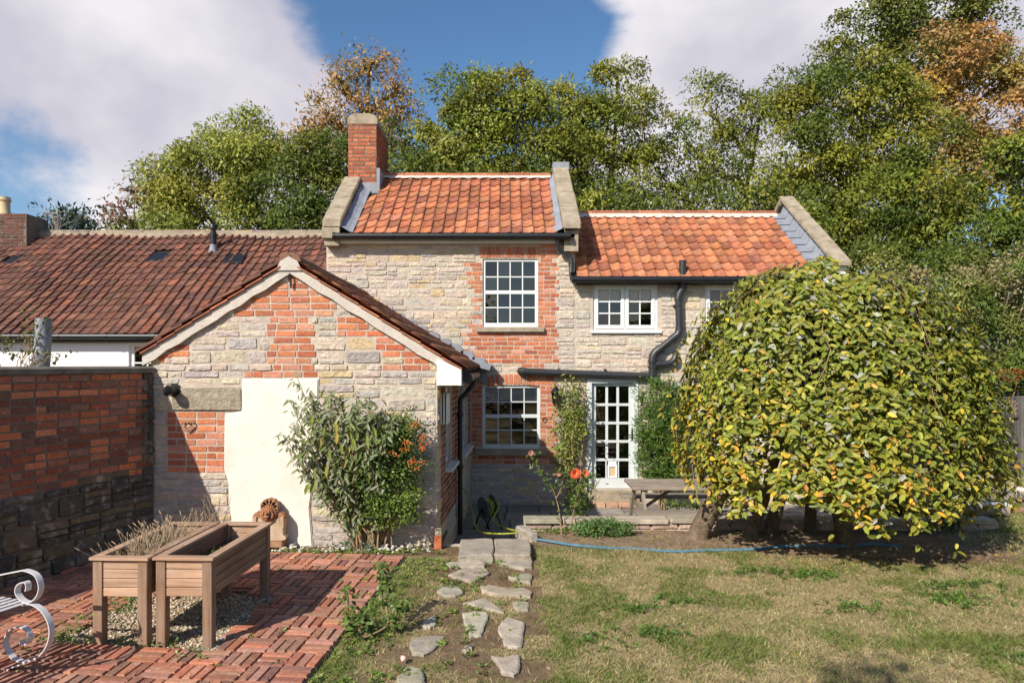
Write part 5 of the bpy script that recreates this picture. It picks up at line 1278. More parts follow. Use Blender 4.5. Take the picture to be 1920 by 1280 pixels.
part(mb, 'hose', 'green_hose', reel, smooth=True, kind='stuff')
mb = MB(); 
for s in (-1, 1): mb.tube([rc + ax_ * (s * .11), (rc.x + ax_.x * s * .11 - .12, rc.y + .05, TZ)], .012, 6); mb.tube([rc + ax_ * (s * .11), (rc.x + ax_.x * s * .11 + .12, rc.y - .05, TZ)], .012, 6)
part(mb, 'stand', 'black_plastic', reel, kind='stuff')
mb = MB(); mb.box((X2(815, 7.9), 7.86, -.03), (X2(828, 7.9), 7.95, .125)); tag(part(mb, 'loose_brick', 'brick', None, color=(.45, .14, .06)), 'loose red brick stood on end at the outbuilding corner', 'brick')
mb = MB(); mb.box((X2(816, 7.9), 7.87, .126), (X2(828, 7.9), 7.94, .20)); tag(part(mb, 'cement_block', 'coping', None), 'small pale cement lump standing on the loose red brick', 'block')

# ---- far right: fence, logs, edging
fn = thing('wooden_fence', (9.4, 12.4, 0), 'dark wooden fence with a lattice top beyond the weeping tree', 'fence')
fy = 12.4; ft = Z2(777, fy); x = X2(1795, fy)
while x < 11.2:
    board('fence_board', 'dark_fence', fn, (x, fy + rng.uniform(0, .008), -.1), (x + .145, fy + .022, ft), (0, 0, 1), None, rng.uniform(.75, 1.2), .003); x += .15
for z in (ft - .02, Z2(828, fy), .2): board('rail', 'dark_fence', fn, (X2(1795, fy), fy - .045, z - .04), (11.2, fy - .002, z + .04), (1, 0, 0), None, 1.1)
for px in (1802, 1914, 2060): board('post', 'dark_fence', fn, (X2(px, fy) - .06, fy - .10, -.2), (X2(px, fy) + .06, fy + .03, Z2(742, fy)), (0, 0, 1), None, 1.9 if px == 1914 else 1.2)
zt = Z2(747, fy)
board('rail', 'dark_fence', fn, (X2(1795, fy), fy - .03, zt), (11.2, fy, zt + .035), (1, 0, 0), None, 1.3)
for i in range(34):
    xx = X2(1795, fy) + i * .09; h = zt - ft - .022
    for s in (0, 1):
        mb = MB(); a, b = (xx, xx + h) if s else (xx + h, xx); yy = fy - .012 - .009 * s
        mb.prism([(a - .014, ft + .021), (a + .014, ft + .021), (b + .014, zt - .001), (b - .014, zt - .001)], yy, yy + .008, lambda p, q, c: (p, c, q)); me = mb.mesh('lattice_slat', M['dark_fence']); recalc(me); uv_wood(me, (1, 0, 1)); link('lattice_slat', me, fn, color=(2.2, 2.1, 2.0))
def log(a, b, r_, label, mat='grey_wood', flatn=.7):
    a, b = Vector(a), Vector(b); n = 9; mb = MB(); mb.tube([a + (b - a) * k / n + Vector((0, 0, .012 * math.sin(k * 1.9))) for k in range(n + 1)], [r_ * (1 + .08 * math.sin(k * 2.3)) for k in range(n + 1)], 9)
    me = mb.mesh('log', M[mat]); recalc(me); uv_wood(me, b - a); o = link('log', me); tag(o, label, 'log'); return o
log(G(1742, 953, .06), G(1888, 957, .06), .075, 'weathered grey log lying at the far edge of the lawn')
log(G(1795, 938, .06), G(1925, 930, .06), .06, 'thin bleached log lying behind the weathered grey log')
mb = MB(); p, q = G(1838, 943, .12), G(1912, 947, .12); mb.box((p.x, p.y - .02, .07), (q.x, p.y + .06, .125)); tag(part(mb, 'white_plank', 'white_paint', None), 'white painted plank laid along the bed edge by the fence', 'plank')
eg = structure('brick_edging', MB().mesh('brick_edging', M['soil'])) if False else None
r = random.Random(5); be = thing('bed_edging', (8.0, 9.9, 0), 'row of red bricks edging the bed near the fence', 'edging')
for i in range(12): link('brick', r.choice(PAVERS), be, flat(6.75 + i * .235, 9.86 + .03 * math.sin(i) - .02 * i * .3, .035, .22, .1, .03, r.uniform(-.06, .06)), jit(r.choice(PAVE_C), .2, r))
n = 90; pts = np.c_[6.9 + 2.6 * g.random(n), 10.3 + 1.4 * g.random(n), 0 + .05 * g.random(n)]
o = link('rockery', pebbles('rockery', pts, (.03, .12), [(.52, .47, .40), (.40, .25, .18), (.45, .2, .12), (.6, .56, .5)], M['pebble'], seed=19)); tag(o, 'rubble of pale and red stones in the bed before the fence', 'rubble', kind='stuff')
mb = MB(); c = G(1796, 985, 0); mb.lathe([(.03, -.02), (.03, .12), (.045, .13), (.05, .22), (.02, .25)], c, 12); tag(part(mb, 'garden_light', 'black_plastic', None, smooth=True), 'small black garden light beside the iris leaves', 'garden light')
# ------------------------------------------------------------------ foliage tools
def unit(a): return a / np.maximum(np.linalg.norm(a, axis=-1, keepdims=True), 1e-9)
def leaf_geo(c, d, n, L, W, fold=.18):
    """diamond leaves: base, left, tip, right; folded along the midrib"""
    d = unit(d); s = unit(np.cross(n, d)); n = np.cross(d, s); L = np.broadcast_to(L, len(c))[:, None]; W = np.broadcast_to(W, len(c))[:, None]
    m = c + d * L * .45; up = n * W * fold
    V = np.stack([c, m - s * W * .5 + up, c + d * L - n * L * .12, m + s * W * .5 + up], 1)
    return V.reshape(-1, 3), np.arange(len(c) * 4).reshape(-1, 4)
def leaf_oval(c, d, n, L, W, fold=.18):
    """six-point oval leaves: two quads meeting at the midrib"""
    d = unit(d); s = unit(np.cross(n, d)); n = np.cross(d, s); L = np.broadcast_to(L, len(c))[:, None]; W = np.broadcast_to(W, len(c))[:, None]; up = n * W * fold
    a, b = c + d * L * .25, c + d * L * .68 - n * L * .05
    V = np.stack([c, a - s * W * .43 + up, b - s * W * .42 + up, c + d * L - n * L * .14, b + s * W * .42 + up, a + s * W * .43 + up], 1); k = np.arange(len(c))[:, None] * 6
    return V.reshape(-1, 3), np.concatenate([k + np.array([0, 1, 2, 3]), k + np.array([0, 3, 4, 5])], 1).reshape(-1, 4)
def leaf_obj(name, parent, c, d, n, L, W, col, mat='leaf', fold=.18, kind='stuff', oval=False):
    V, Fc = (leaf_oval if oval else leaf_geo)(c, d, n, L, W, fold)
    if oval: col = np.repeat(col, 2, 0)
    return link(name, np_mesh(name, V, Fc, M[mat], col), parent, kind=kind)
def pick(cols, n, g, spread=.22, w=None):
    c = np.asarray(cols, float); i = g.choice(len(c), n, p=None if w is None else np.asarray(w) / np.sum(w))
    return c[i] * (1 + spread * (g.random((n, 1)) * 2 - 1)) * (1 + .08 * (g.random((n, 3)) * 2 - 1))
def clumpy(blobs, leaf, cover, cols, seed, per=40, sig=.3, shell=.55, droop=.35, aspect=.42, weights=None, front=.6, flat=.65, rag=.12, spread=.2, sub=0.0):
    """leaf arrays for a list of ellipsoids (centre, rx, ry, rz)"""
    g = np.random.default_rng(seed); C, D, N_, COLS, CL = [], [], [], [], []
    for (c, rx, ry, rz) in blobs:
        if sub:                                              # boughs: domes of leaves over the crown's surface
            c = np.array(c); nb = max(4, int(2.7 * (rx * rz + rx * ry) / (sub * sub))); nl = int(cover * math.pi * rx * rz / (leaf * leaf * aspect * .5)); q = max(8, nl // nb)
            d = unit(g.normal(size=(nb, 3))); d[:, 1] = np.where(g.random(nb) < front, -np.abs(d[:, 1]), d[:, 1])
            cc = c + d * ((.45 + .5 * g.random(nb) ** .6) * (1 + rag * np.clip(g.normal(size=nb), -1.5, 1.5)))[:, None] * np.array([rx, ry, rz]); CL.append(cc)
            sr = np.repeat(sub * (.45 + .75 * g.random(nb)), q)[:, None]; e = unit(g.normal(size=(nb * q, 3)) + np.repeat(d, q, 0) * .5 + np.array([0, -.2, .45]))
            wv = 1 + .25 * np.sin(e[:, :1] * 7 + np.repeat(g.random((nb, 1)) * 6, q, 0)) * np.sin(e[:, 2:] * 6)
            p = np.repeat(cc, q, 0) + e * sr * wv * (.45 + .6 * g.random((nb * q, 1)) ** .6) * np.array([1.1, 1.0, .8]); C.append(p)
            D.append(e * .5 + g.normal(size=p.shape) * .6 + np.array([0, 0, -droop])); N_.append(e * .9 + g.normal(size=p.shape) * .38 + np.array([-.05, -.1, .35]))
            COLS.append(np.repeat(pick(cols, nb, g, spread * .6, weights), q, 0) * (1 + .2 * (g.random((nb * q, 1)) * 2 - 1))); continue
        c = np.array(c); nl = int(cover * math.pi * rx * rz / (leaf * leaf * aspect * .5)); nc = max(3, nl // per)
        d = unit(g.normal(size=(nc, 3))); fl = g.random(nc) < front; d[:, 1] = np.where(fl, -np.abs(d[:, 1]), d[:, 1])
        rf = (shell + (1 - shell) * g.random(nc) ** .7) * (1 + rag * np.clip(g.normal(size=nc), -1.5, 1.5))
        cc = c + d * rf[:, None] * np.array([rx, ry, rz]); CL.append(cc)
        sg = sig * (.6 + .8 * g.random((nc, 1)))
        off = np.clip(g.normal(size=(nc * per, 3)), -1.7, 1.7); p = np.repeat(cc, per, 0) + off * np.repeat(sg, per, 0) * np.array([1, 1, flat])
        out = np.repeat(d, per, 0)
        C.append(p); D.append(out * .5 + g.normal(size=p.shape) * .7 + np.array([0, 0, -droop]))
        N_.append(g.normal(size=p.shape) * .38 + out * .45 + unit(off) * .6 + np.array([-.1, -.2, .55]))
        COLS.append(np.repeat(pick(cols, nc, g, spread, weights), per, 0) * (1 + .22 * (g.random((nc * per, 1)) * 2 - 1)))
    return np.concatenate(C), np.concatenate(D), np.concatenate(N_), np.concatenate(COLS), CL, g
def wob(a, b, n, amp, g):
    a, b = np.array(a, float), np.array(b, float); t = np.linspace(0, 1, n)[:, None]; w = g.normal(size=(n, 3)) * amp * np.sin(np.pi * t)
    return [Vector(p) for p in a + (b - a) * t + w]
def bush(name, label, cat, base, blobs, leaf, cover, cols, seed, mat='leaf', group=None, stems=10, stem_r=.012, stem_mat='twig', thing_=None, **kw):
    t = thing_ or thing(name, base, label, cat, group); c, d, n, col, cl, g = clumpy(blobs, leaf, cover, cols, seed, **kw)
    L = leaf * (.7 + .6 * g.random(len(c))); leaf_obj('foliage', t, c, d, n, L, L * kw.get('aspect', .42), col, mat)
    mb = MB(); allc = np.concatenate(cl)
    for k in range(stems):
        e = allc[g.integers(len(allc))]; b_ = np.array(base) + g.normal(size=3) * np.array([.05, .03, 0])
        mb.tube(wob(b_, e, 6, .03, g), list(np.linspace(stem_r, stem_r * .3, 6)), 5)
    if stems: part(mb, 'stem', stem_mat, t, smooth=True, kind='stuff')
    return t
def PB(l, Y, dy=0.0, ys=.8): return [(P(px, py, Y + (q[0] if q else 0)), rx * Y / F, max(rx, ry) * Y / F * ys, ry * Y / F) for (px, py, rx, ry, *q) in l]

# ------------------------------------------------------------------ grass
g = np.random.default_rng(77)
def grass(n, x0, x1, y0, y1):
    x = x0 + (x1 - x0) * g.random(n); y = y0 + (y1 - y0) * g.random(n) ** 1.25
    soil, green = lawn_info(x, y); u = (x - PO.x) * PU.x + (y - PO.y) * PU.y; v = (x - PO.x) * PV.x + (y - PO.y) * PV.y
    ok = (g.random(n) > soil * .93) & ~((u > -.015) & (v > -.02)) & lawn_keep(x, y) & ~((y > 7.3) & (x > -.52) & (x < .31)) & ~((x < -.6) & (y > 7.45) & (g.random(n) < .75))
    ok &= (np.abs(x / np.maximum(y, .1)) < .9)
    for s in STEPS:
        xs_ = np.array([p.x for p in s]); ys_ = np.array([p.y for p in s]); c = np.zeros(n, bool); k = len(s)
        for i in range(k):
            j = (i + 1) % k; cr = (ys_[i] > y) != (ys_[j] > y)
            with np.errstate(divide='ignore', invalid='ignore'): c ^= cr & (x < (xs_[j] - xs_[i]) * (y - ys_[i]) / (ys_[j] - ys_[i]) + xs_[i])
        ok &= ~c
    x, y, green, soil = x[ok], y[ok], green[ok], soil[ok]; n = len(x); z = lawn_z(x, y) - .002
    tuft = np.clip((fbm(x * 2.3, y * 2.3, 41) - .56) * 9, 0, 1); isg = g.random(n) < np.clip(.22 + green * .6 + tuft, 0, 1)
    h = (.014 + .020 * g.random(n)) * (1 + tuft * .7 + green * .3); a = g.random(n) * 6.283; w = .0028 + .0025 * g.random(n); lean = h * (.5 + 1.0 * g.random(n))
    b = np.c_[x, y, z]; s = np.c_[np.cos(a), np.sin(a), 0 * a] * w[:, None]; la = g.random(n) * 6.283
    tip = b + np.c_[np.cos(la) * lean, np.sin(la) * lean, h]
    V = np.stack([b - s, b + s, tip], 1).reshape(-1, 3)
    col = np.where(isg[:, None], pick([(.17, .215, .05), (.21, .24, .065), (.13, .18, .04)], n, g, .3), pick([(.47, .37, .20), (.40, .31, .16), (.53, .43, .25), (.32, .27, .12)], n, g, .25))
    return V, np.arange(n * 3).reshape(-1, 3), col
V, Fc, col = grass(330000, -2.2, 9.8, 4.25, 12.2)
tag(link('grass', np_mesh('grass', V, Fc, M['grass'], col)), 'short dry patchy lawn grass', 'grass', kind='stuff')
def weeds(name, label, pts, cols, leaf=(.03, .06), per=14, seed=1, h=.05, cat='weeds', mat='leaf', aspect=.45):
    g = np.random.default_rng(seed); n = len(pts); c = np.repeat(np.asarray(pts), per, 0); d = unit(g.normal(size=(n * per, 3)) * np.array([1, 1, .3]) + np.array([0, 0, .55]))
    c = c + d * h * g.random((n * per, 1)); L = leaf[0] + (leaf[1] - leaf[0]) * g.random(n * per); nn = np.cross(d, unit(g.normal(size=d.shape))) * .6 + np.array([0, -.3, .7])
    V, Fc = leaf_geo(c, d, nn, L, L * aspect); return tag(link(name, np_mesh(name, V, Fc, M[mat], np.repeat(pick(cols, n, g, .25), per, 0) * (1 + .3 * (g.random((n * per, 1)) - .5)))), label, cat, kind='stuff')
GREEN = [(.16, .24, .04), (.20, .27, .06), (.12, .19, .035), (.23, .28, .07)]
pts = [(pat(-.03 - .16 * abs(g.normal()) * (1 + .5 * math.sin(v * 3)), v, -.02)) for v in g.random(90) * 3.4] + [Vector((-.62 + .25 * g.normal(), 6.4 + 1.0 * g.random(), -.02)) for _ in range(30)]
pts += [Vector((*(STEPS[i][0].xy + Vector((.12 * g.normal(), .12 * g.normal()))), -.02)) for i in g.integers(0, 15, 60)]
weeds('lawn_weeds', 'green weeds along the patio edge and between stepping stones', pts, GREEN, (.02, .042), 14, 3, .025)
pts = [pat(BED[1] - .02 + .10 * g.normal(), BED[2] + .1 + 1.15 * g.random(), 0) for _ in range(60)] + [pat(1.0 + 1.2 * g.random(), BED[3] + .03 * g.normal(), 0) for _ in range(20)] + [pat(3.3 * g.random(), 3.4 * g.random(), .0) for _ in range(46)]
weeds('patio_weeds', 'small green weeds growing from the patio joints and gravel edge', pts, GREEN, (.015, .04), 10, 5, .03)
pts = [Vector((-2.6 + 1.9 * g.random(), 7.62 + .12 * g.random(), -.02)) for _ in range(70)] + [Vector((.4 + .9 * g.random(), 8.55 + .15 * g.random(), -.02)) for _ in range(50)]
weeds('wall_weeds', 'low weeds at the foot of the gable and kerb', pts, GREEN, (.02, .045), 12, 6, .03)
pts = [Vector((x, y, -.02)) for x, y in zip(g.normal(size=(16 * 26)) * .13 + np.repeat(g.random(16) * 5 + .6, 26), g.normal(size=16 * 26) * .08 + np.repeat(4.5 + 2.6 * g.random(16), 26))]
weeds('lawn_tufts', 'brighter green tufts scattered over the dry lawn', pts, [(.12, .20, .035), (.10, .17, .03)], (.02, .045), 9, 8, .025, 'grass')
n = 1400; x = np.r_[.8 + 5.6 * g.random(500), 9 * g.random(200), 2.6 + 3.8 * g.random(700)]; y = np.r_[7.55 + 1.1 * g.random(500), 4.6 + 3.2 * g.random(200), 6.95 + 1.1 * g.random(700) ** .7]
V, Fc = leaf_geo(np.c_[x, y, lawn_z(x, y) + .012], np.c_[g.normal(size=(n, 2)), np.zeros(n)], np.c_[g.normal(size=(n, 2)) * .3, np.ones(n)], .03 + .035 * g.random(n), .02 + .015 * g.random(n), -.25)
tag(link('fallen_leaf', np_mesh('fallen_leaf', V, Fc, M['leaf'], pick([(.36, .25, .15), (.42, .28, .16), (.30, .19, .11), (.5, .32, .06)], n, g, .25))), 'dry fallen leaves littering the bare earth under the weeping tree', 'leaf litter', kind='stuff')

# ------------------------------------------------------------------ weeping tree
wt = thing('weeping_tree', (3.8, 8.0, 0), 'dome-shaped weeping tree with yellowing oval leaves and several leaning trunks', 'tree')
g = np.random.default_rng(101); WC = np.array([3.82, 7.95]); 
PR_T = np.array([0, .10, .24, .40, .55, .70, .84, 1.0]); PR_R = np.array([.15, .60, 1.06, 1.40, 1.58, 1.70, 1.82, 1.80]); PR_Z = np.array([3.14, 3.09, 2.88, 2.47, 2.05, 1.62, 1.15, .70])
C, D, N_, COLS = [], [], [], []; tw = MB(); ns = 820
for k in range(ns):
    ph = 2 * math.pi * g.random(); 
    if math.sin(ph) > .3 and g.random() < .45: ph = -ph
    t0 = .0 if g.random() < .3 else .6 * g.random(); t1 = min(1.06, t0 + .35 + .6 * g.random()) if t0 > .2 else .5 + .5 * g.random(); lay = 1.0 - .30 * g.random() ** 1.8
    bump = 1 + .04 * math.sin(3 * ph + 1.0) + .04 * math.sin(7 * ph) + .04 * g.normal()
    m = int(96 * (t1 - t0)); t = np.linspace(t0, t1, m); r_ = np.interp(t, PR_T, PR_R) * lay * bump; z = np.interp(t, PR_T, PR_Z) - (1 - lay) * .5 + .05 * g.normal() + .09 * math.sin(5 * ph)
    z = z + .16 * max(0, -math.cos(ph)) * t - .12 * max(0, math.cos(ph)) * (1 - t) + .12 * g.normal() * t
    pa = ph + .10 * np.cumsum(g.normal(size=m)) / 6
    p = np.c_[WC[0] + r_ * np.cos(pa), WC[1] + r_ * .76 * np.sin(pa), z] + g.normal(size=(m, 3)) * .012
    if m < 3: continue
    o = np.c_[np.cos(pa), np.sin(pa), 0 * pa]; tan = np.c_[-np.sin(pa), np.cos(pa), 0 * pa]; side = np.where(np.arange(m) % 2, 1, -1)[:, None]
    kp = (fbm(p[:, 0] * 2.6 + p[:, 1], p[:, 2] * 2.6, 18, 2) > .42) | (g.random(m) < .30)
    C.append(p); D.append(o * .35 + tan * side * (.5 + .5 * g.random((m, 1))) + np.array([0, 0, -.45]) + g.normal(size=(m, 3)) * .35); N_.append(o * .75 + np.array([0, 0, .55]) + g.normal(size=(m, 3)) * .35)
    yel = np.clip(.10 + .55 * (1.6 - p[:, 2]) / 1.6 + .25 * (3.6 - p[:, 0]) / 2 + .3 * (fbm(p[:, 0] * 2, p[:, 2] * 2, 8) - .5), .04, .6); q = g.random(m)
    gr = pick([(.20, .225, .03), (.25, .265, .035), (.15, .18, .028), (.31, .29, .04)], m, g, .22); ye = pick([(.55, .42, .04), (.62, .40, .04), (.45, .40, .05), (.60, .33, .06)], m, g, .2); gy = pick([(.36, .37, .28), (.32, .31, .22)], m, g, .15)
    c_ = np.where((q < yel * .62)[:, None], ye, gr); c_ = np.where((q > .95 - .05 * (p[:, 2] > 2.3))[:, None], gy, c_); COLS.append(c_)
    for A in (C, D, N_, COLS): A[-1] = A[-1][kp]
    if k % 9 == 0: tw.tube([Vector(v) for v in p[::7]], .0035, 3, cap=False)
C, D, N_, COLS = map(np.concatenate, (C, D, N_, COLS)); L = .062 + .042 * g.random(len(C)); W = L * (.46 + .12 * g.random(len(C)))
order = np.argsort(C[:, 1] + 3 * (np.abs(C[:, 0] - 3.9) > 1.7)); near = order[:300]; rest = order[300:]
leaf_obj('leaves_mass', wt, C[rest], D[rest], N_[rest], L[rest], W[rest], COLS[rest], 'gloss_leaf', oval=True).name = 'foliage'
V, Fc = leaf_oval(np.zeros((1, 3)), np.array([[1., 0, 0]]), np.array([[0, 0, 1.]]), np.array([1.]), np.array([.5])); LEAF1 = np_mesh('leaf', V, Fc, M['gloss_leaf'])
for i in near:
    d = Vector(unit(D[i])); s = Vector(unit(np.cross(N_[i], d))); n_ = d.cross(s); m4 = (Matrix((d, s, n_)).transposed() @ Matrix.Diagonal((L[i], W[i] * 2, L[i]))).to_4x4(); m4.translation = Vector(C[i]); link('leaf', LEAF1, wt, m4, COLS[i])
part(tw, 'shoot', 'twig', wt, kind='stuff')
top = np.array([3.85, 8.0, 2.5])
for (a, b, r0) in (((1308, 1003), (2.75, 8.15, 1.0), .115), ((1408, 1000), (3.3, 8.3, .95), .075), ((1445, 995), (3.4, 8.2, .95), .08), ((1588, 1018), (3.7, 7.9, 1.1), .095), ((1520, 990), (3.7, 8.3, 1.0), .07)):
    q = G(*a); mb = MB(); pts = [q - Vector((0, 0, .06)), q + (Vector(b) - q) * .12, q + (Vector(b) - q) * .5 + Vector((.02, 0, .0)), Vector(b), Vector(b) * .5 + Vector(top) * .5 + Vector((0, 0, .1)), Vector(top)]
    mb.tube(spline(pts, 5), list(np.interp(np.linspace(0, 1, 26), [0, .1, .3, 1], [r0 * 1.5, r0 * 1.08, r0, r0 * .35])), 10); part(mb, 'trunk', 'bark', wt, smooth=True)
mb = MB()
for k in range(40):
    ph = 6.283 * g.random(); e = (WC[0] + 1.3 * math.cos(ph), WC[1] + 1.0 * math.sin(ph), 2.0 + .7 * g.random()); mb.tube(wob(top + g.normal(size=3) * .15, e, 5, .05, g), [.025, .018, .014, .01, .005], 5)
part(mb, 'limb', 'bark', wt, kind='stuff')

# ------------------------------------------------------------------ shrubs by the gable
bd = thing('buddleia', (X2(690, 7.75), 7.75, 0), 'leggy grey-green buddleia with long drooping leaves growing against the gable', 'shrub')
g = np.random.default_rng(55); mb = MB(); C, D, N_, COLS, LL = [], [], [], [], []; big = []
BASE = G(690, 1024); 
tips = [(548, 742), (560, 770), (585, 745), (610, 750), (545, 830), (570, 850), (630, 745), (650, 770), (680, 765), (700, 770), (560, 800), (600, 790), (640, 800), (720, 790), (590, 880), (670, 830), (700, 830), (615, 850), (740, 800), (650, 860), (575, 760), (620, 900)]
for (tx, ty) in tips * 2:
    tx += g.normal() * 10; ty += g.normal() * 12; tp = P(tx, ty, 7.72 - .35 * g.random()); b_ = BASE + Vector((g.normal() * .07, g.normal() * .05, -.03))
    mid = b_ * .45 + tp * .55 + Vector((.06 * (690 - tx) / 100 * -1, 0, .10)); pts = spline([b_, b_ * .75 + mid * .25 + Vector((0, 0, .03)), mid, tp], 6); mb.tube(pts, list(np.linspace(.014, .0035, len(pts))), 5)
    for i in range(int(len(pts) * .42), len(pts)):
        f_ = i / len(pts)
        for q in range(int(1 + 7 * f_)):
            p = np.array(pts[i]) + g.normal(size=3) * .035; d = np.array([g.normal() * .8, -.3 + g.normal() * .5, -.35 - .5 * g.random()])
            C.append(p); D.append(d); N_.append(np.array([g.normal() * .4, -.6, .6])); LL.append(.06 + .07 * g.random()); COLS.append(0)
C, D, N_, LL = map(np.array, (C, D, N_, LL)); COLS = pick([(.23, .265, .13), (.28, .30, .18), (.17, .215, .07), (.33, .34, .24), (.19, .24, .06)], len(C), g, .2)
leaf_obj('foliage', bd, C, D, N_, LL, LL * .27, COLS, oval=True); part(mb, 'stem', 'twig', bd, smooth=True, kind='stuff')
V, Fc = leaf_oval(np.zeros((1, 3)), np.array([[1., 0, 0]]), np.array([[0, 0, 1.]]), np.array([1.]), np.array([.36]), .3); LEAF2 = np_mesh('leaf', V, Fc, M['leaf'])
for (px, py, a) in [(620, 840, 1.5), (590, 900, 2.0), (580, 905, 2.1), (592, 875, 1.6), (632, 810, 1.6), (640, 830, 1.4), (655, 835, 2.0), (662, 820, 1.2), (648, 860, 1.9), (672, 805, 1.7), (690, 815, 1.5), (616, 870, 1.8), (600, 820, 1.5), (655, 800, 1.3), (676, 840, 1.8), (630, 790, 1.4), (588, 780, 1.9), (700, 800, 1.2), (573, 820, 2.0), (608, 800, 1.7)]:
    p = P(px, py, 7.35 + .1 * g.random()); d = Vector((math.cos(a) * .6, -.25, -abs(math.sin(a)))).normalized(); n_ = Vector((g.normal() * .3, -.8, .4)); s = n_.cross(d).normalized(); n_ = d.cross(s); l = .11 + .05 * g.random()
    m4 = (Matrix((d, s, n_)).transposed() @ Matrix.Diagonal((l, l, l))).to_4x4(); m4.translation = p; link('leaf', LEAF2, bd, m4, jit(rng.choice([(.20, .25, .04), (.26, .29, .05), (.36, .30, .05), (.16, .21, .04)]), .15))
weeds('artemisia', 'silvery low foliage at the foot of the buddleia', [G(684 + 22 * g.normal(), 1020 + 5 * g.normal()) + Vector((0, 0, .06 * g.random())) for _ in range(60)], [(.25, .29, .22), (.20, .24, .16)], (.03, .055), 16, 12, .06, 'plant')
py = bush('pyracantha', 'dark green pyracantha with clusters of orange berries by the outbuilding corner', 'shrub', G(715, 1022), PB([(735, 830, 48, 55), (755, 800, 36, 36), (700, 880, 38, 60), (760, 870, 34, 40), (715, 950, 38, 45), (765, 940, 26, 40), (690, 800, 30, 30)], 7.72, ys=.55), .036, 3.2, [(.09, .15, .025), (.12, .185, .03), (.07, .115, .022), (.19, .25, .04)], 61, mat='gloss_leaf', per=34, sig=.055, aspect=.5, droop=.05, stems=14, shell=.35)
g = np.random.default_rng(5); bp_ = []
for (px, py_, n) in ((765, 830, 40), (793, 820, 22), (792, 838, 30), (773, 866, 30), (789, 866, 16), (757, 842, 20), (778, 795, 20), (742, 850, 12), (780, 880, 14), (800, 832, 10)):
    for _ in range(n): bp_.append(np.array(P(px + 5 * g.normal(), py_ + 3.5 * g.normal(), 7.36 + .05 * g.random())))
link('berries', pebbles('berry', np.array(bp_), (.006, .009), [(.62, .13, .02), (.70, .20, .03)], surf('berry', None, .4, .1, 5, (), 0, spec=.5), seed=2, flatz=1), py, kind='stuff').name = 'berry_cluster'

# ------------------------------------------------------------------ plants by the door
def climber():
    t = thing('climbing_rose', (X2(1070, 11.8), 11.8, TZ), 'leafy climbing plant on the wall between lantern and glazed door', 'climber')
    bl = PB([(1070, 735, 20, 20), (1072, 765, 22, 22), (1060, 790, 20, 20), (1075, 810, 20, 22), (1066, 835, 22, 20), (1064, 860, 18, 16), (1085, 780, 12, 25)], 11.78, ys=.5)
    bush('', '', '', (X2(1075, 11.8), 11.85, TZ), bl, .06, 2.6, [(.20, .26, .045), (.25, .29, .05), (.15, .21, .04), (.29, .29, .06)], 63, thing_=t, per=26, sig=.085, aspect=.4, stems=9, stem_r=.02)
climber()
bush('evergreen_shrub', 'tall clipped evergreen shrub right of the glazed door', 'shrub', (X2(1240, 11.6), 11.6, TZ), PB([(1238, 750, 42, 38), (1232, 800, 42, 50), (1240, 850, 46, 50), (1265, 800, 36, 60), (1225, 870, 30, 30)], 11.5, ys=.6), .075, 3.4, [(.10, .185, .03), (.13, .22, .035), (.075, .14, .026), (.17, .25, .04)], 64, per=40, sig=.07, aspect=.22, droop=-.25, shell=.6, rag=.05)
bush('groundcover_mound', 'low bright green cushion plant at the edge of the lawn by the kerb', 'plant', G(1128, 1005), PB([(1128, 990, 52, 18), (1100, 990, 34, 18), (1160, 992, 34, 16)], 8.5, ys=.45), .03, 3.0, [(.13, .23, .06), (.17, .27, .08), (.10, .18, .05)], 65, per=30, sig=.035, aspect=.5, droop=-.3, stems=0, shell=.6, rag=.04)
bush('herb_clump', 'loose green clump between the rose and the glazed door step', 'plant', (X2(1085, 9.4), 9.2, TZ), PB([(1085, 930, 24, 34), (1095, 900, 18, 18), (1075, 955, 22, 24)], 9.1, ys=.6), .04, 1.8, [(.12, .18, .035), (.15, .205, .045), (.09, .14, .03)], 66, per=22, sig=.05, aspect=.4, stems=8, stem_r=.006)
bush('terrace_herb', 'small leafy herb on the terrace beneath the picnic table', 'plant', (2.9, 11.2, TZ), PB([(1280, 940, 40, 8)], 11.2), .05, 2.2, [(.10, .15, .03), (.13, .18, .04)], 67, per=20, sig=.05, stems=0)
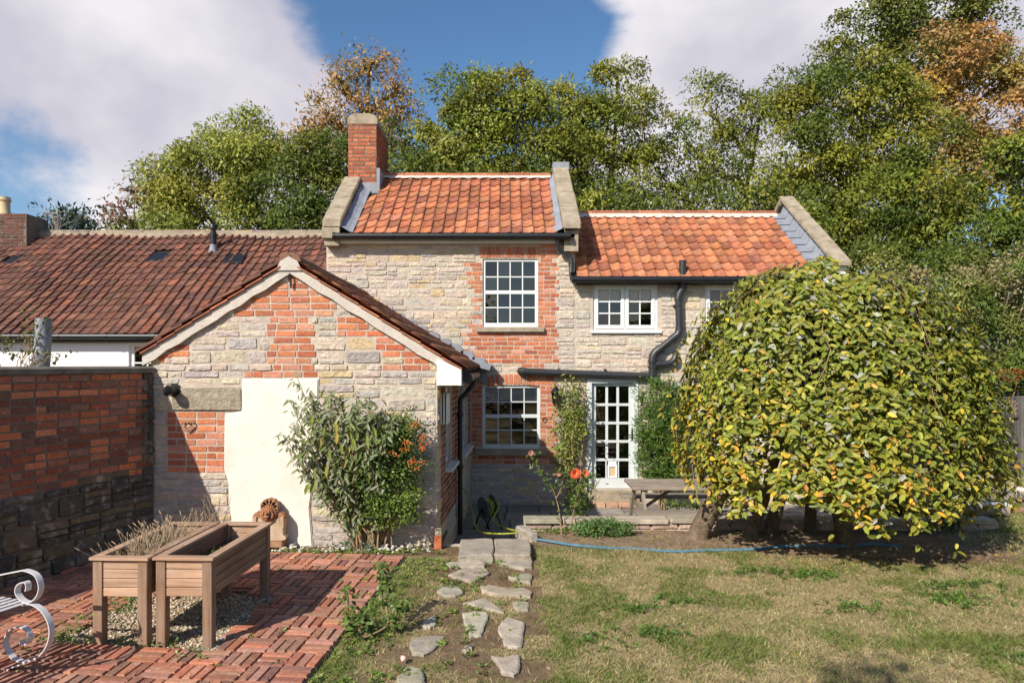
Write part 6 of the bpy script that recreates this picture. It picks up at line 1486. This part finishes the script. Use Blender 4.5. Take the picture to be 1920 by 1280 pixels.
def rose(name, label, base, stems, flowers, seed, leafn=9, ln=.05):
    t = thing(name, base, label, 'rose'); g = np.random.default_rng(seed); mb = MB(); C, D, N_ = [], [], []
    for s in stems:
        pts = spline([Vector(p) for p in s], 6); mb.tube(pts, list(np.linspace(.009, .004, len(pts))), 6)
        for i in range(3, len(pts)):
            for q in range(leafn if i > len(pts) * .4 else 1): C.append(np.array(pts[i]) + g.normal(size=3) * .035); D.append(g.normal(size=3) * np.array([1, .7, .4]) + np.array([0, -.2, -.2])); N_.append(np.array([g.normal() * .4, -.5, .7]))
    C, D, N_ = map(np.array, (C, D, N_)); L = ln * (.7 + .6 * g.random(len(C))); leaf_obj('foliage', t, C, D, N_, L, L * .6, pick([(.07, .12, .022), (.10, .155, .03), (.13, .17, .035)], len(C), g, .2), 'gloss_leaf')
    part(mb, 'stem', surf('rose_stem', (.25, .17, .10), .8, .2), t, smooth=True)
    for (c, r_, col) in flowers:
        c = Vector(c); P_, DD, NN = [], [], []
        for k in range(34):
            an = k * 2.4; rr = r_ * .16 * math.sqrt(k * .6); o = np.array([math.cos(an), -.2, math.sin(an)]); P_.append(np.array(c) + o * rr * .6 + np.array([0, -.02 + rr * .35, 0])); DD.append(o * .8 + np.array([0, -.75 + k * .022, 0])); NN.append(np.array([0, -1, .3]) - o * .6)
        leaf_obj('flower', t, np.array(P_), np.array(DD), np.array(NN), r_ * .95, r_ * 1.0, pick([col], 34, g, .12), 'petal', .1)
    return t
rb = Vector((X2(1052, 8.95), 9.0, .05))
rose('garden_rose', 'garden rose with one open coral bloom and thin bare stems by the kerb', G(1053, 1000, 0), [[G(1053, 1003), P(1047, 950, 8.7), P(1033, 910, 8.7), P(1010, 880, 8.7), P(1000, 852, 8.7)], [P(1042, 935, 8.7), P(1052, 915, 8.7), P(1055, 890, 8.7), P(1050, 880, 8.7)], [G(1070, 1000), P(1075, 960, 8.7), P(1084, 920, 8.7), P(1080, 892, 8.7)], [P(1084, 925, 8.7), P(1092, 905, 8.7), P(1098, 890, 8.7)]],
     [(P(1079, 887, 8.62), .055, (.75, .15, .055)), (P(1098, 887, 8.68), .04, (.72, .22, .10)), (P(996, 849, 8.66), .03, (.62, .30, .24)), (P(1048, 888, 8.66), .025, (.65, .28, .24))], 71, 4, .055)
rose('lawn_rose', 'small spreading rose bush with a bare branching stem at the patio edge', G(680, 1192), [[G(682, 1195), G(690, 1185) + Vector((0, 0, .06)), P(655, 1150, 5.35), P(655, 1100, 5.35)], [G(682, 1195), P(715, 1180, 5.3), P(735, 1162, 5.35), P(748, 1140, 5.4), P(755, 1130, 5.4)], [P(728, 1168, 5.33), P(726, 1150, 5.4), P(722, 1120, 5.5), P(718, 1080, 5.6), P(712, 1055, 5.6)], [G(680, 1195), P(660, 1172, 5.35), P(665, 1160, 5.3)], [G(680, 1195), P(672, 1170, 5.3), P(690, 1155, 5.3)], [G(680, 1195), P(690, 1180, 5.3), P(655, 1165, 5.25)]], [], 72, 7, .048)
tag(link('fallen_bloom', pebbles('bloom', np.array([G(756, 1233, .01)]), (.03, .031), [(.75, .42, .36)], surf('pink_petal', None, .8, .1, 9, (), 0), seed=4)), 'pale pink fallen rose bloom lying on the grass', 'flower')
# planters' contents
g = np.random.default_rng(31); mb = MB(); lav = thing('dry_lavender', tfL(Vector((-.22, .5, .5))), 'tangle of dry brown lavender stalks in the planter', 'plant')
for k in range(420):
    b_ = tfL(Vector((-.10 - .26 * g.random(), .12 + .85 * g.random(), .5))); d = Vector((g.normal() * .10, g.normal() * .10 + .02, .10 + .16 * g.random())); mb.tube([b_, b_ + d * .5 + Vector((g.normal() * .012, g.normal() * .012, .0)), b_ + d], [.0022, .0018, .0016], 3)
    if k % 2: e = b_ + d; mb.tube([e, e + d * .12], [.005, .003], 4)
part(mb, 'stalk', 'dry', lav, kind='stuff')
weeds('planter_weeds', 'green weeds at the far end of the lavender planter', [tfL(Vector((-.10 - .2 * g.random(), .75 + .3 * g.random(), .51))) for _ in range(14)], GREEN, (.02, .04), 10, 4, .05, 'plant')
weeds('seedlings', 'few green seedlings in the nearly empty planter', [tfR(Vector((-.12 - .2 * g.random(), .35 + .4 * g.random(), .51))) for _ in range(22)], GREEN, (.02, .045), 9, 9, .05, 'plant')
ds = thing('dry_grass_clump', P(395, 985, 6.9), 'clump of dry straw-coloured stems behind the planters', 'plant'); mb = MB()
for k in range(26):
    px = 382 + 5 * g.normal() if k % 2 else 408 + 4 * g.normal(); b_ = Vector(((px - CX) * 6.9 / F, 6.9, 0)); h = .55 + .25 * g.random(); mb.tube([b_, b_ + Vector((g.normal() * .03, 0, h * .6)), b_ + Vector((g.normal() * .07, g.normal() * .03, h))], [.005, .004, .002], 4)
part(mb, 'stalk', 'dry', ds, kind='stuff')
bush('wall_climber', 'sparse climber with yellowing leaves around the post behind the wall', 'climber', P(50, 700, 7.4), PB([(30, 650, 30, 18), (60, 640, 22, 24), (62, 600, 14, 24), (95, 660, 10, 14), (10, 640, 20, 18)], 7.4, ys=.4), .05, .45, [(.15, .17, .04), (.22, .19, .05), (.10, .13, .03)], 73, per=10, sig=.07, aspect=.6, stems=14, stem_r=.006)
# right-hand bed
iris = thing('iris_clump', G(1780, 1000), 'dark upright iris leaves beside the small garden light', 'plant'); g = np.random.default_rng(8); n = 60
b_ = np.array([G(1782 + 14 * g.normal(), 1000 + 3 * g.normal()) for _ in range(n)]); leaf_obj('foliage', iris, b_, np.c_[g.normal(size=n) * .3, g.normal(size=n) * .2, np.ones(n)], np.c_[g.normal(size=n), -np.ones(n), np.zeros(n)], .28 + .18 * g.random(n), .025, pick([(.05, .085, .02), (.07, .11, .03)], n, g, .2))
bush('cream_flowers', 'cream flowering sedum clump in the bed before the fence', 'plant', G(1885, 935), PB([(1882, 892, 18, 14), (1908, 900, 10, 8), (1870, 905, 12, 8)], 10.6), .03, 2.5, [(.62, .52, .26), (.55, .46, .22), (.40, .38, .16)], 74, per=20, sig=.04, aspect=.7, stems=10, stem_r=.006)
# ------------------------------------------------------------------ background trees
def tree(name, label, Y, blobs, cols, seed, leaf=.15, cover=2.4, cat='tree', group=None, weights=None, base_px=None, twigs=10, trunk_r=.22, base_z=None, sky=.5, **kw):
    bl = PB(blobs, Y, ys=.75); mx = base_px if base_px is not None else np.mean([b[0] for b in blobs]); bz_ = -.6 if base_z is None else base_z
    base = Vector(((mx - CX) * Y / F, Y + .3, bz_)); t = thing(name, base, label, cat, group)
    c, d, n, col, cl, g = clumpy(bl, leaf, cover, cols, seed, weights=weights, **kw); L = leaf * (.65 + .7 * g.random(len(c))); leaf_obj('crown', t, c, d, n, L, L * kw.get('aspect', .42), col)
    mb = MB(); top = max(bl, key=lambda b: b[0].z)[0]; H = top.z - base.z
    tr = wob(base, (top.x, Y + .2, top.z), 9, H * .025, g); mb.tube(tr, list(np.linspace(trunk_r, trunk_r * .2, 9)), 8)
    for (b, rx, ry, rz), cc in zip(bl, cl):
        k = min(range(9), key=lambda i: abs(tr[i].z - (b.z - .9 * abs(b.x - tr[i].x) - .2 * H * .2))); lim = wob(tr[k], b, 6, .12, g); mb.tube(lim, list(np.linspace(trunk_r * .42, trunk_r * .16, 6)), 6)
        for e in cc[g.integers(0, len(cc), twigs)]: mb.tube(wob(lim[int(g.integers(3, 6))], e, 5, .12, g), [trunk_r * .13, trunk_r * .10, trunk_r * .07, trunk_r * .05, trunk_r * .03], 4)
    part(mb, 'trunk', 'branch', t, smooth=True); return t
ASH = [(.195, .225, .03), (.25, .265, .035), (.15, .185, .026), (.30, .295, .04)]; YEL = [(.31, .34, .06), (.38, .38, .07), (.25, .29, .05), (.43, .39, .08)]; DKG = [(.11, .15, .024), (.14, .175, .028), (.085, .12, .02)]; ORG = [(.46, .25, .07), (.52, .29, .08), (.38, .22, .06), (.34, .27, .07)]
tree('autumn_tree', 'tall open tree with orange-brown autumn leaves and bare branches behind the chimney', 27, [(690, 125, 55, 30), (640, 155, 42, 34), (745, 165, 36, 26), (620, 215, 52, 34), (700, 205, 52, 38), (755, 205, 30, 22), (585, 250, 40, 30), (660, 275, 60, 42), (735, 260, 42, 36), (610, 300, 60, 40)], ORG, 201, .16, 1.7, base_px=680, twigs=16, per=26, sig=.30, shell=.3, trunk_r=.28)
tree('willow_tree', 'rounded yellow-green tree behind the neighbouring roof', 23, [(430, 330, 105, 80), (350, 370, 75, 65), (500, 350, 90, 80), (330, 330, 45, 36), (470, 275, 65, 40), (400, 400, 120, 50), (310, 400, 40, 45)], YEL, 202, .135, 3.6, base_px=440, sub=.78, sig=.34)
tree('dark_ash', 'dark green tree beside the chimney and left parapet', 20.5, [(570, 380, 70, 70), (610, 330, 55, 60), (530, 410, 80, 50), (640, 390, 40, 60), (560, 300, 40, 40), (745, 310, 32, 45), (720, 290, 30, 40)], DKG + ASH[:1], 203, .13, 3.6, base_px=590, sub=.78, sig=.32)
tree('ash_tree', 'bright green ash tree rising directly behind the tall cottage roof', 22, [(895, 220, 80, 60), (880, 180, 45, 36), (960, 195, 50, 44), (960, 290, 105, 90), (850, 295, 75, 80), (1010, 260, 60, 80), (815, 260, 36, 40), (820, 330, 55, 40), (900, 360, 110, 50)], ASH + YEL[:1], 204, .135, 3.6, base_px=920, sub=.78, sig=.36)
tree('thin_topped_ash', 'ash tree with a thin bare-branched top above the right parapet', 23.5, [(1110, 260, 95, 75), (1085, 330, 105, 75), (1165, 205, 45, 38), (1160, 130, 40, 32), (1065, 200, 52, 42), (1185, 290, 40, 60), (1130, 375, 90, 40)], ASH, 205, .135, 3.6, base_px=1120, sub=.78, sig=.34, twigs=14)
tree('open_ash', 'feathery ash tree with sky gaps above the low wing ridge', 25, [(1330, 215, 48, 60), (1400, 250, 60, 60), (1290, 270, 55, 55), (1345, 320, 105, 60), (1430, 210, 40, 45), (1240, 330, 45, 50), (1280, 380, 110, 40)], ASH + DKG[:1], 206, .135, 1.9, base_px=1340, sub=.78, sig=.34, twigs=12)
tree('big_ash', 'broad green ash tree beside the wing coping', 21, [(1570, 215, 90, 85), (1520, 310, 95, 85), (1625, 330, 110, 100), (1490, 235, 50, 50), (1620, 180, 80, 60), (1500, 395, 95, 60), (1650, 430, 95, 75), (1560, 440, 80, 60), (1700, 270, 70, 80)], ASH + DKG[:1], 207, .13, 3.6, base_px=1590, sub=.78, sig=.36)
tree('oak_tree', 'dark green oak crown towering highest behind the ash', 30, [(1650, 55, 95, 55), (1745, 35, 105, 60), (1810, 60, 60, 60), (1590, 105, 55, 42), (1700, 120, 100, 50)], [(.13, .165, .03), (.16, .19, .035), (.20, .21, .04)], 208, .145, 3.6, base_px=1700, sub=.78, sig=.40, aspect=.6)
tree('maple_tree', 'russet brown maple among the green trees at the garden edge', 24, [(1780, 130, 85, 75), (1850, 215, 85, 95), (1765, 235, 70, 75), (1895, 140, 50, 60), (1810, 320, 80, 55), (1830, 345, 60, 22)], [(.40, .25, .08), (.46, .28, .085), (.32, .23, .07), (.28, .25, .06), (.5, .36, .08)], 209, .135, 3.6, base_px=1820, sub=.78, sig=.34, aspect=.62)
tree('hedgerow_tree', 'green tree with dense low crown beyond the fence', 18.5, [(1850, 440, 100, 85), (1760, 440, 100, 85), (1915, 360, 70, 95), (1700, 390, 65, 80), (1680, 490, 70, 60), (1930, 480, 60, 80)], ASH + DKG, 210, .14, 3.6, base_px=1820, sub=.78, sig=.32)
bush('clematis_bank', 'olive and tan climber-covered shrub bank behind the weeping tree', 'shrub', (10.2, 15.2, -.5), PB([(1780, 560, 100, 60), (1870, 560, 90, 80), (1720, 610, 80, 60), (1880, 640, 80, 50), (1650, 600, 60, 80), (1800, 640, 70, 40)], 15), .085, 2.6, [(.22, .27, .05), (.28, .29, .07), (.38, .31, .15), (.17, .22, .04), (.14, .19, .035)], 211, sub=.5, stems=14, stem_r=.04, stem_mat='branch')
bush('dark_hedge', 'dark evergreen hedge mass beside the wing gable end', 'hedge', (8.5, 16.5, -.5), PB([(1640, 520, 60, 70), (1700, 680, 90, 90), (1800, 720, 90, 60), (1900, 740, 90, 60), (1620, 620, 50, 100), (1850, 500, 90, 70), (1930, 560, 60, 80), (1750, 520, 80, 60)], 16.4), .11, 2.6, DKG, 212, sub=.6, stems=8, stem_r=.05, stem_mat='branch')
pyr = bush('berry_bush', 'dark shrub dotted with red berries hanging over the fence', 'shrub', (9.6, 13.2, 0), PB([(1880, 705, 55, 24), (1920, 690, 50, 30), (1845, 715, 30, 14)], 13), .09, 2.6, DKG, 213, mat='gloss_leaf', per=30, sig=.10, aspect=.35, stems=10, stem_r=.02)
g = np.random.default_rng(3); pts = np.array([P(1850 + 75 * g.random(), 690 + 26 * g.random(), 12.45) for _ in range(70)]); link('berry_cluster', pebbles('berry', pts, (.012, .022), [(.45, .03, .02), (.35, .05, .03)], surf('red_berry', None, .4, .1, 5, (), 0), seed=6), pyr, kind='stuff')
for i, (nm, lb, cols, bl, Y_, sd) in enumerate((('rear_shrub', 'green shrub filling behind the wing ridge', ASH + DKG, [(1130, 390, 80, 30), (1240, 385, 90, 36), (1350, 390, 100, 36), (1430, 400, 70, 60), (1480, 430, 60, 60)], 18.5, 221), ('rear_bush', 'green shrub filling behind the tall cottage ridge', DKG + ASH, [(800, 350, 70, 40), (900, 370, 80, 40), (1010, 370, 90, 40), (1090, 380, 60, 40)], 19, 222))):
    bush(nm, lb, 'shrub', (X2(np.mean([b[0] for b in bl]), Y_), Y_, -.4), PB(bl, Y_), .13, 2.2, cols, sd, sub=.7, stems=10, stem_r=.05, stem_mat='branch')
tree('pine_tree', 'small dark pine far beyond the neighbouring roof', 34, [(115, 420, 32, 18), (160, 415, 24, 20), (85, 435, 20, 14), (140, 440, 40, 12)], [(.03, .06, .025), (.04, .075, .03)], 214, .26, 4.0, base_px=135, per=30, sig=.4, aspect=.4, droop=-.3)
tree('red_leaved_sapling', 'spindly sapling with reddish leaves above the neighbouring roof', 20, [(215, 400, 26, 18), (236, 378, 10, 20), (246, 356, 6, 14), (195, 390, 10, 16), (240, 410, 18, 14), (205, 420, 24, 14)], [(.24, .11, .07), (.30, .16, .09), (.20, .15, .06)], 215, .15, 1.0, base_px=225, per=10, sig=.22, shell=.1, aspect=.6, trunk_r=.06, twigs=8)
tree('low_hedge_tree', 'low yellow-green bush showing just over the neighbouring ridge', 20.5, [(230, 438, 48, 16), (285, 430, 30, 26), (320, 430, 30, 30)], YEL + ASH, 216, .14, 3.6, base_px=260, sub=.78, sig=.25, trunk_r=.1)
bt = thing('bare_tree', P(110, 480, 30), 'leafless pale grey tree beside the small pine', 'tree'); g = np.random.default_rng(9); mb = MB(); b_ = Vector((X2(112, 30), 30, 0)); tp = P(108, 385, 30); mb.tube(wob(b_, tp, 9, .06, g), list(np.linspace(.07, .012, 9)), 6)
for k in range(26):
    s = b_ + (tp - b_) * (.72 + .26 * g.random()); e = P(108 + 26 * g.normal(), 405 + 18 * g.random() - 18, 30 + g.normal() * .5); mb.tube(wob(s, e, 5, .05, g), [.02, .014, .01, .008, .005], 4)
part(mb, 'trunk', surf('pale_bark', (.36, .31, .29), .9, .2), bt)
# unseen tree added behind the viewer, crown lobe shaped to cast one lawn shadow
bl = [(Vector((-2.9, -3.6, 5.2)), 1.25, 1.2, 1.1), (Vector((-1.72, -.98, 5.0)), .34, .30, .26), (Vector((-2.2, -2.2, 5.0)), .6, .7, .5)]
c, d, n, col, cl, g = clumpy(bl, .10, 2.6, ASH, 231, per=30, sig=.14); t = thing('shadow_tree', (-3.0, -3.8, -.04), 'small leafy tree added out of view, crown tip shaped to shade the front lawn', 'tree')
L = .10 * (.7 + .6 * g.random(len(c))); leaf_obj('crown', t, c, d, n, L, L * .45, col); mb = MB(); mb.tube([(-3.0, -3.8, -.05), (-2.95, -3.7, 2.5), (-2.9, -3.6, 5.0)], [.14, .11, .06], 10)
for b in bl[1:]: mb.tube(wob((-2.93, -3.65, 4.0), b[0], 6, .05, g), [.06, .05, .04, .03, .02, .012], 6)
part(mb, 'trunk', 'bark', t, smooth=True)

bush('boundary_hedge', 'tall green hedge along the near side of the garden, behind the lawn', 'hedge', (0, -9.5, -.1), [(Vector((x, -10 + .8 * math.sin(x), 1.9)), 2.2, 1.2, 2.2 + .5 * math.sin(x * 1.7)) for x in range(-24, 26, 3)], .3, 2.0, DKG, 241, per=30, sig=.35, front=0, stems=30, stem_r=.06, stem_mat='branch')
for o in THINGS:
    if '_w' in o.keys(): del o['_w']
